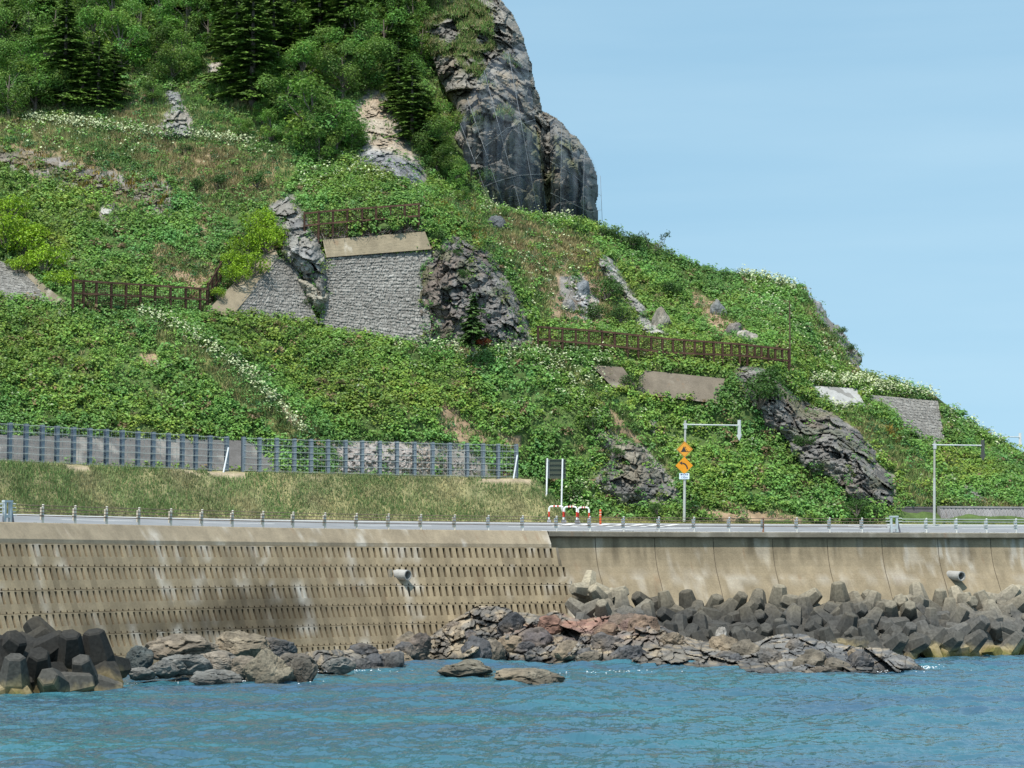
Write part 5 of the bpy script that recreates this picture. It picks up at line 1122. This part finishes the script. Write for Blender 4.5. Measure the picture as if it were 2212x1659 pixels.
# white flower heads and pale leaves
NF, NP = 2300, 4
p, n, u_, v_, r = sample(NF, np.where(vis & ~wl & ~rk, fl, 0) ** 1.5, 31)
fp = (p[:, None] + n[:, None] * r.uniform(.3, .75, (NF, NP, 1)) + r.normal(0, .14, (NF, NP, 3))).reshape(-1, 3); ln_, lt = orient(np.tile(up, (NF * NP, 1)), r, .45)
tag(leafmesh('white_flowers', fp, ln_, lt, r.uniform(.09, .24, NF * NP), .8, np.array((.46, .50, .30)) * (1 + .15 * r.normal(size=(NF * NP, 1))), M['petal'], fold=.08), 'creamy white flower heads along the ledges and spur', 'flowers', None, 'stuff')
# dead brown stalks
p, n, u_, v_, r = sample(260, np.where(dr | br, 1., 0) * (fbm(TPg.reshape(-1, 3) * .3, 93).reshape(UU.shape) > 0) * vis * ~wl, 33)
m = MB()
for k in range(260): m.tube([p[k], p[k] + n[k] * .25 + r.normal(0, .3, 3), p[k] + n[k] * .3 + r.normal(0, .5, 3)], [.02, .012, .006], 3, np.array((.26, .16, .095)) * r.uniform(.7, 1.3), False)
tag(m.build('dead_stalks', M['bark'] if 0 else M['soil']), 'fallen brown stalks on the bare patches', 'stalks', None, 'stuff')
r = np.random.default_rng(61); m = MB()
for k in range(420):
    u0, f = r.uniform(688, 912), r.uniform(0, 1) ** 1.5; v0 = np.interp(u0, [688, 912], [518, 500]) - 2 - 26 * f; q = P(u0, v0, float(WP['b1'](u0, v0)) - .45 + .3 * f)
    m.tube([q, q + r.normal(0, .16, 3), q + r.normal(0, .28, 3) - (0, 0, .12)], [.018, .014, .008], 3, np.array((.23, .20, .18)) * r.uniform(.6, 1.3), False)
tag(m.build('dead_vines', M['soil']), 'tangle of dry grey vines under the rusty fence on the concrete band', 'vines', None, 'stuff')
# embankment and verge grass
def sweepgrass(name, label, k, sr, orr, zf, cgreen, cdry, kd, seed, smin=.2, smax=.5):
    r = np.random.default_rng(seed); s = r.uniform(*sr, k); o = r.uniform(*orr, k); p = wp(s, o, zf(s, o))
    t_ = np.array((0, -.15, 1.)) + r.normal(0, .36, (k, 3)); t_ /= np.linalg.norm(t_, axis=1)[:, None]; nb = np.cross(t_, r.normal(size=t_.shape)); nb /= np.linalg.norm(nb, axis=1)[:, None]; nb *= np.sign(nb[:, 2:3] + 1e-6)
    keep = ~((p[:, 2] > 10.35) & (p[:, 2] < 10.8) & (fbm(p * np.array((.35, .35, .2)), 10) > .22)); p, t_, nb = p[keep], t_[keep], nb[keep]; k = len(p)
    sz = r.uniform(smin, smax, k); dr_ = np.clip(kd + 1.5 * fbm(p * np.array((.5, .5, .7)), seed) + .15 * r.normal(size=k), 0, 1)[:, None]
    c = (np.array(cgreen) * (1 - dr_) + np.array(cdry) * dr_) * (1 + .2 * r.normal(size=(k, 1)))
    return tag(leafmesh(name, p + t_ * sz[:, None] * .35, nb, t_, sz, .13, c, M['blade'], fold=.03), label, 'grass', None, 'stuff')
pz = np.array(pe)
def embz(s, o): z = np.interp(o, pz[:, 0], pz[:, 1]); f = sstep(SE + 2.6, SE - .1, s); return 7.75 + (z - 7.75) * f
r0 = np.random.default_rng(5)
g1 = sweepgrass('embankment_grass', 'olive and straw coloured grass covering the embankment', 52000, (S0 - 4, SE + 2.6), (8.85, 11.35), embz, (.165, .245, .085), (.31, .295, .15), .28, 41, .16, .42)
sweepgrass('crest_grass', 'sparse grass at the foot of the rockfall fence', 9000, (S0 - 4, SE + 2.), (11.5, 16), embz, (.14, .19, .07), (.30, .25, .15), .45, 43, .12, .3)
vz = lambda s, o: np.interp(o, [8.7, 9.6, 11.5, 14], [7.83, 7.95, 8.25, 8.5])
sweepgrass('verge_grass', 'green and straw coloured grass along the far road edge', 15000, (SE + 2, S1), (8.75, 11.8), vz, (.13, .20, .06), (.36, .30, .15), .40, 45, .12, .32)
r = np.random.default_rng(47); s = r.uniform(S0, S1, 1500); s = np.concatenate([s[:500], np.repeat(s[500:600], 9) + r.normal(0, .12, 900)]); p = wp(s, r.uniform(.3, .55, len(s)), 7.12); t_ = np.array((0, 0, 1.)) + r.normal(0, .5, (len(s), 3)); t_ /= np.linalg.norm(t_, axis=1)[:, None]; nb, _ = orient(np.cross(t_, r.normal(size=t_.shape)), r, .01)
tag(leafmesh('kerb_weeds', p, nb, t_, r.uniform(.08, .2, len(s)), .25, np.array((.10, .15, .05)) * (1 + .3 * r.normal(size=(len(s), 1))), M['blade']), 'small weeds along the top of the sea wall', 'weeds', None, 'stuff')

# ================================================================== TREES AND SHRUBS
def leafball(r, centres, radii, per, size, cols, flat=.85):
    pp, nn, ss, cc = [], [], [], []
    for c0, rd, co in zip(centres, radii, cols):
        k = max(8, int(per * rd ** 2)); d = r.normal(size=(k, 3)); d /= np.linalg.norm(d, axis=1)[:, None]
        q = r.uniform(.55, 1.05, (k, 1)) * (1 + .25 * vnoise(d * 2.3 + c0, 3)[:, None]); pp.append(c0 + d * q * rd * np.array((1, 1, flat))); nn.append(d * .6 + np.array((0, 0, .65))); ss.append(r.uniform(*size, k)); cc.append(co * (1 + .22 * r.normal(size=(k, 1))))
    p = np.concatenate(pp); n, t = orient(np.concatenate(nn), r, .35); return p, n, t, np.concatenate(ss), np.concatenate(cc)
def broadleaf(seed, h, w_, col, label, group, per=300, open_=0.):
    r = np.random.default_rng(seed); t = thing('broadleaf_tree', label, 'tree', (0, 0, 0), group); m = MB()
    top = np.array((r.normal(0, .15), r.normal(0, .15), h * .8)); m.tube([(0, 0, -.4), top * .4 + r.normal(0, .1, 3), top], [.16, .11, .04], 7)
    ctr, rad = [], []
    for k in range(17):
        z = h * r.uniform(.22, .95); f = math.sin(math.pi * min(1, max(.12, (z / h - .08)))) ** .6; a = r.uniform(0, 6.28); q = w_ * .5 * f * math.sqrt(r.uniform(.05, 1)) * .8
        c0 = np.array((q * math.cos(a), q * math.sin(a), z)); ctr.append(c0); rad.append(r.uniform(.5, .95) * w_ * .23)
        s0 = top * min(.9, max(.15, z / h - .25)); m.tube([s0, (s0 + c0) / 2 + r.normal(0, .12, 3), c0 + r.normal(0, .1, 3)], [.05, .035, .015], 5)
    m.build('trunk', M['bark'], t)
    cols = [np.array(col) * r.uniform(.72, 1.3) * np.array((r.uniform(.85, 1.3), 1, r.uniform(.7, 1.2))) for _ in ctr]
    p, n, tt_, s, c = leafball(r, ctr, rad, per, (.13, .27), cols); leafmesh('crown', p, n, tt_, s, .72, c, M['leaf'], t); return t
def conifer(seed, h, w_, col, label, group):
    r = np.random.default_rng(seed); t = thing('fir_tree', label, 'tree', (0, 0, 0), group); MB().tube([(0, 0, -.4), (0, 0, h * .5), (0, 0, h)], [.2, .12, .02], 7).build('trunk', M['bark'], t)
    pp, nn, tt_, ss, cc = [], [], [], [], []; z = h * .10
    while z < h * .985:
        f = 1 - z / h; L_ = w_ * .5 * (f ** .6) * r.uniform(.6, 1.2) + .15; nb = int(7 + 5 * f)
        for k in range(nb):
            if r.random() < .13: continue
            a = 6.28 * (k + r.uniform(-.3, .3)) / nb + z * 2.1; dr_ = np.array((math.cos(a), math.sin(a), -.10 + .35 * (1 - f))); Lk = L_ * r.uniform(.45, 1.25); q = max(9, int(Lk * 26))
            x = r.uniform(.12, 1, q) ** .8; side = np.array((-math.sin(a), math.cos(a), 0)); wv = (1 - x) * .5 + .14
            p = np.array((0, 0, min(h, z + r.uniform(-.35, .35)))) + dr_ * (x * Lk)[:, None] + side * (r.uniform(-1, 1, q) * wv * Lk * .7)[:, None] + np.array((0, 0, 1)) * (-.22 * x ** 2 * Lk + r.normal(0, .035, q))[:, None]
            pp.append(p); n0 = np.tile((0, 0, 1.), (q, 1)) + dr_ * .35 + r.normal(0, .22, (q, 3)); nn.append(n0); d = dr_ + side * r.normal(0, .6, (q, 1)) + r.normal(0, .1, (q, 3)); tt_.append(d); ss.append(r.uniform(.26, .52, q)); cc.append(np.array(col) * (.32 + .95 * x[:, None] ** 2 * np.array((1.25, 1.05, .8))) * (1 + .2 * r.normal(size=(q, 1))))  # inner needles darkened, tips brightened: sunlit sprays and shaded gaps painted in
        z += h * .036 + .06
    n = np.concatenate(nn); n /= np.linalg.norm(n, axis=1)[:, None]; d = np.concatenate(tt_); d = d - n * (d * n).sum(1)[:, None]; d /= np.linalg.norm(d, axis=1)[:, None]
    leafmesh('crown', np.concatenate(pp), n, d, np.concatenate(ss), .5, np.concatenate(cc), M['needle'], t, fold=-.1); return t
WOOD = 'trees of the wood on the upper slope'
BLc = (.115, .225, .044)
Bv = [broadleaf(900 + k, 5.2, 4.6 + .3 * k, (np.array(BLc) * f).tolist(), 'leafy broadleaf tree in the mixed wood above the flowered ledge', WOOD) for k, f in enumerate((1., 1.15, .85, 1.05, .95))]
Cv = [conifer(930 + k, 9., 4.4, (.075, .152, .028), 'dark fir tree in the mixed wood above the flowered ledge', WOOD) for k in range(3)]
used = set(); trr = random.Random(5)
def plant(protos, u, vb_, hu, label=None, wide=1., dy=0., nat=5.2, group=None):
    """hu: height of the tree above its foot, in image pixels"""
    g = G(u, vb_, dy); k = hu * g[1] / FU / nat; i_ = trr.randrange(len(protos)); pr_ = protos[i_]; rot = (0, 0, trr.uniform(0, 6.28)); sc = (k * wide, k * wide, k)
    if id(pr_) not in used: used.add(id(pr_)); o = pr_; o.location = Vector(g); o.rotation_euler = rot; o.scale = sc
    else: o = dup(pr_, g, rot, sc)
    if label: o['label'] = label
    if group: o['group'] = group
    return o
for row in ((20,240,110),(75,232,120),(125,225,90),(40,185,110),(95,170,120),(165,190,100),(10,130,120),(60,110,120),(120,100,110),(200,120,110),(260,150,130),(15,60,120),(75,40,120),(185,50,120),(245,80,120),(300,110,120),(290,40,110),(345,60,100),(340,130,90),(400,80,110),(430,40,110),(395,150,90),(450,95,80),(20,-10,100),(110,-15,100),(220,-10,100),(330,-5,100),(420,-10,90),
            (575,230,90),(600,190,110),(620,260,110),(650,215,130),(585,300,70),(660,330,110),(725,325,110),(690,345,75),(760,315,70),(740,200,110),(790,185,110),(700,160,110),(650,130,110),(770,120,110),(830,120,110),(860,190,110),(840,60,110),(780,45,100),(890,70,100),(870,-5,100),(800,-10,100),(700,60,100),(640,50,100),(925,330,90),(945,370,70),(950,300,90),(905,260,80),(985,405,60),(1000,430,40),(975,390,60),(910,130,100),(560,150,70),(470,210,50),(520,290,45),(565,260,60),(330,215,50)):
    plant(Bv, row[0], row[1] + 12, row[2] * 1.05, wide=1.12)
plant(Bv, 680, 340, 165, 'large round pale green tree at the lower edge of the wood, under the pines', 1.25)
plant(Bv, 372, 180, 80, 'grey twigged bushy tree above the small upright rock', 1.3)
for u, vb_, hu, lab in ((140, 235, 250, 'tall dark fir near the frame edge, rising out of broadleaf trees'), (212, 240, 165, 'broad dark fir standing lowest at the wood edge above the flowers'), (178, 238, 150, None), (245, 225, 130, None), (510, 200, 240, 'dark fir beside the high pale rock strip'), (545, 235, 290, 'tallest dark fir in the middle of the wood'), (590, 180, 230, None), (485, 120, 170, None), (690, 110, 200, 'dark fir at the top of the frame, left of the second one'), (745, 120, 200, 'layered dark fir at the top of the frame, right of its twin'), (645, 60, 150, None), (890, 315, 190, 'dark fir standing between the pale rock slope and the cliff'), (925, 330, 140, None), (860, 250, 150, None), (20, 110, 130, None), (95, 90, 150, None), (300, 60, 150, None), (380, 30, 120, None), (740, 60, 150, None), (820, 60, 160, None), (860, 140, 150, None), (630, 150, 150, None), (455, 60, 120, None)):
    plant(Cv, u, vb_, hu, lab, 1.35, nat=9.)
tf = conifer(960, 4.2, 2.4, (.045, .10, .028), 'small young fir in front of the dark rock dome', None); tf.location = Vector(G(1022, 748, -2.9)); k_ = 108 * 151 / FU / 4.2; tf.scale = (k_ * 1.0,) * 3
# shrubs
def shrub(seed, col, label, group, spiky=False):
    r = np.random.default_rng(seed); t = thing('shrub', label, 'shrub', (0, 0, 0), group); m = MB(); ctr, rad = [], []
    for k in range(11):
        a = r.uniform(0, 6.28); q = math.sqrt(r.uniform(0, 1)) * .75; c0 = np.array((q * math.cos(a), q * math.sin(a), r.uniform(.25, 1.0) * (1 - .35 * q))); ctr.append(c0); rad.append(r.uniform(.28, .45)); m.tube([(0, 0, -.2), c0 * .5 + r.normal(0, .05, 3), c0], [.035, .025, .01], 5)
    m.build('stem', M['bark'], t); cols = [np.array(col) * r.uniform(.75, 1.25) for _ in ctr]
    p, n, tt_, s, c = leafball(r, ctr, rad, 720, (.07, .14), cols); leafmesh('foliage', p, n, tt_, s, .7, c, M['leaf'], t); return t
YG = 'bright yellow-green shrubs by the stone walls'
Sy = [shrub(970 + k, (.215, .34, .02), 'bright yellow-green shrub at the frame edge above the stone wall', YG) for k in range(2)]
Sg = [shrub(980 + k, (.068, .14, .032), 'rounded dark green shrub on the open slope', 'shrubs on the open slope') for k in range(2)]
LY1, LY2 = 'bright yellow-green shrub in the mass by the frame edge over the concrete ramp', 'bright yellow-green shrub in the mass over the sloping concrete edge beside the leaning rock'
for u, vb_, ru in ((15, 530, 90), (55, 545, 75), (95, 585, 68), (130, 622, 50), (20, 470, 60), (75, 520, 50), (40, 590, 45)): plant(Sy, u, vb_, ru * 1.15, LY1, .9, -.8, nat=1.35)
for u, vb_, ru in ((555, 505, 55), (575, 540, 60), (530, 550, 55), (545, 590, 62), (512, 610, 48), (500, 575, 42), (565, 480, 40), (470, 642, 26), (590, 520, 40)): plant(Sy, u, vb_, ru * 1.15, LY2, .9, -.9, nat=1.35)
SGL = [(1300, 515, 34, 'dark green bush at the foot of the cliff on the skyline'), (1330, 522, 40, 'dark green bush on the skyline, second from the cliff'), (1362, 535, 40, 'dark green bush on the skyline, third from the cliff'), (1245, 500, 26, 'small round bush under the cliff edge'), (1310, 640, 60, 'thin dark bush on the rock rib above the rusty fence'), (1290, 690, 48, 'dark bush at the foot of the scree above the rusty fence'), (1340, 690, 40, 'grey twiggy bush between scree and rock rib'), (1362, 835, 40, 'bush growing in the gap between two brown concrete panels'), (1640, 870, 90, 'dark ivy bush draped over the top of the craggy spur'), (1655, 835, 60, 'dark ivy clump capping the craggy spur'), (1735, 970, 40, 'dark shrub on the left flank of the craggy spur'), (1760, 1015, 34, 'dark shrub low on the craggy spur'), (1330, 985, 30, 'green shrub on the roadside outcrop'), (1280, 930, 40, 'green shrub at the end of the front slope'), (1240, 1085, 50, 'leafy shrub beside the information board'), (1850, 1110, 44, 'bright leafy shrub at the road under the craggy spur'), (1890, 1118, 36, 'leafy shrub before the dark wall stub'), (1420, 1108, 30, 'leafy shrub under the roadside outcrop'), (672, 665, 30, 'pale flowering shrub in the notch between the stone walls'), (985, 560, 30, 'green vine clump over the top of the dark rock dome'), (945, 520, 34, 'green vine clump at the corner of the concrete band'), (1000, 600, 24, 'green vine hanging on the face of the dark rock dome'), (1040, 395, 50, 'leafy green shrub in the gully beside the cliff foot'), (1000, 420, 50, 'leafy green shrub below the firs by the cliff'), (1085, 470, 24, 'round green tuft shrub under the netted cliff'), (400, 330, 26, 'green tuft shrub under the flower ledge'), (470, 400, 34, 'green shrub on the grassy shoulder'), (420, 410, 34, 'blue-green shrub on the grassy shoulder'), (555, 400, 40, 'green shrub at the shoulder beside the leaning rock'), (1450, 640, 44, 'dark shrub in the middle of the far knotweed slope'), (1818, 720, 20, 'small shrub on the dark skyline rock'), (1840, 760, 24, 'small shrub low on the skyline rock')]
for u, vb_, hu, lab in SGL: plant(Sg, u, vb_, hu, lab, 1.0, -1.2 if 'rock' in lab or 'spur' in lab or 'outcrop' in lab else -.4, nat=1.35)
rs = shrub(995, (.30, .06, .02), 'small orange-red shrub beside the young fir', None); rs.location = Vector(G(1042, 745, -3)); rs.scale = (.6, .6, .45)
# thin open tree on the skyline
r = np.random.default_rng(77); t = thing('sapling', 'thin open sapling against the sky right of the cliff', 'sapling', G(1408, 550)); b0 = WL[t.name]; m = MB(); ctr = []
for k in range(7):
    e_ = b0 + np.array((r.uniform(-.9, 1.5), r.uniform(-.5, .5), r.uniform(.9, 1.9))); m.tube([b0, (b0 + e_) / 2 + r.normal(0, .12, 3), e_], [.03, .022, .01], 5); ctr += [e_ + r.normal(0, .15, 3) for _ in range(2)]
m.build('stem', M['bark'], t); p, n, tt_, s, c = leafball(r, ctr, [.26] * len(ctr), 330, (.08, .16), [np.array((.05, .10, .03))] * len(ctr)); leafmesh('crown', p, n, tt_, s, .7, c, M['leaf'], t)
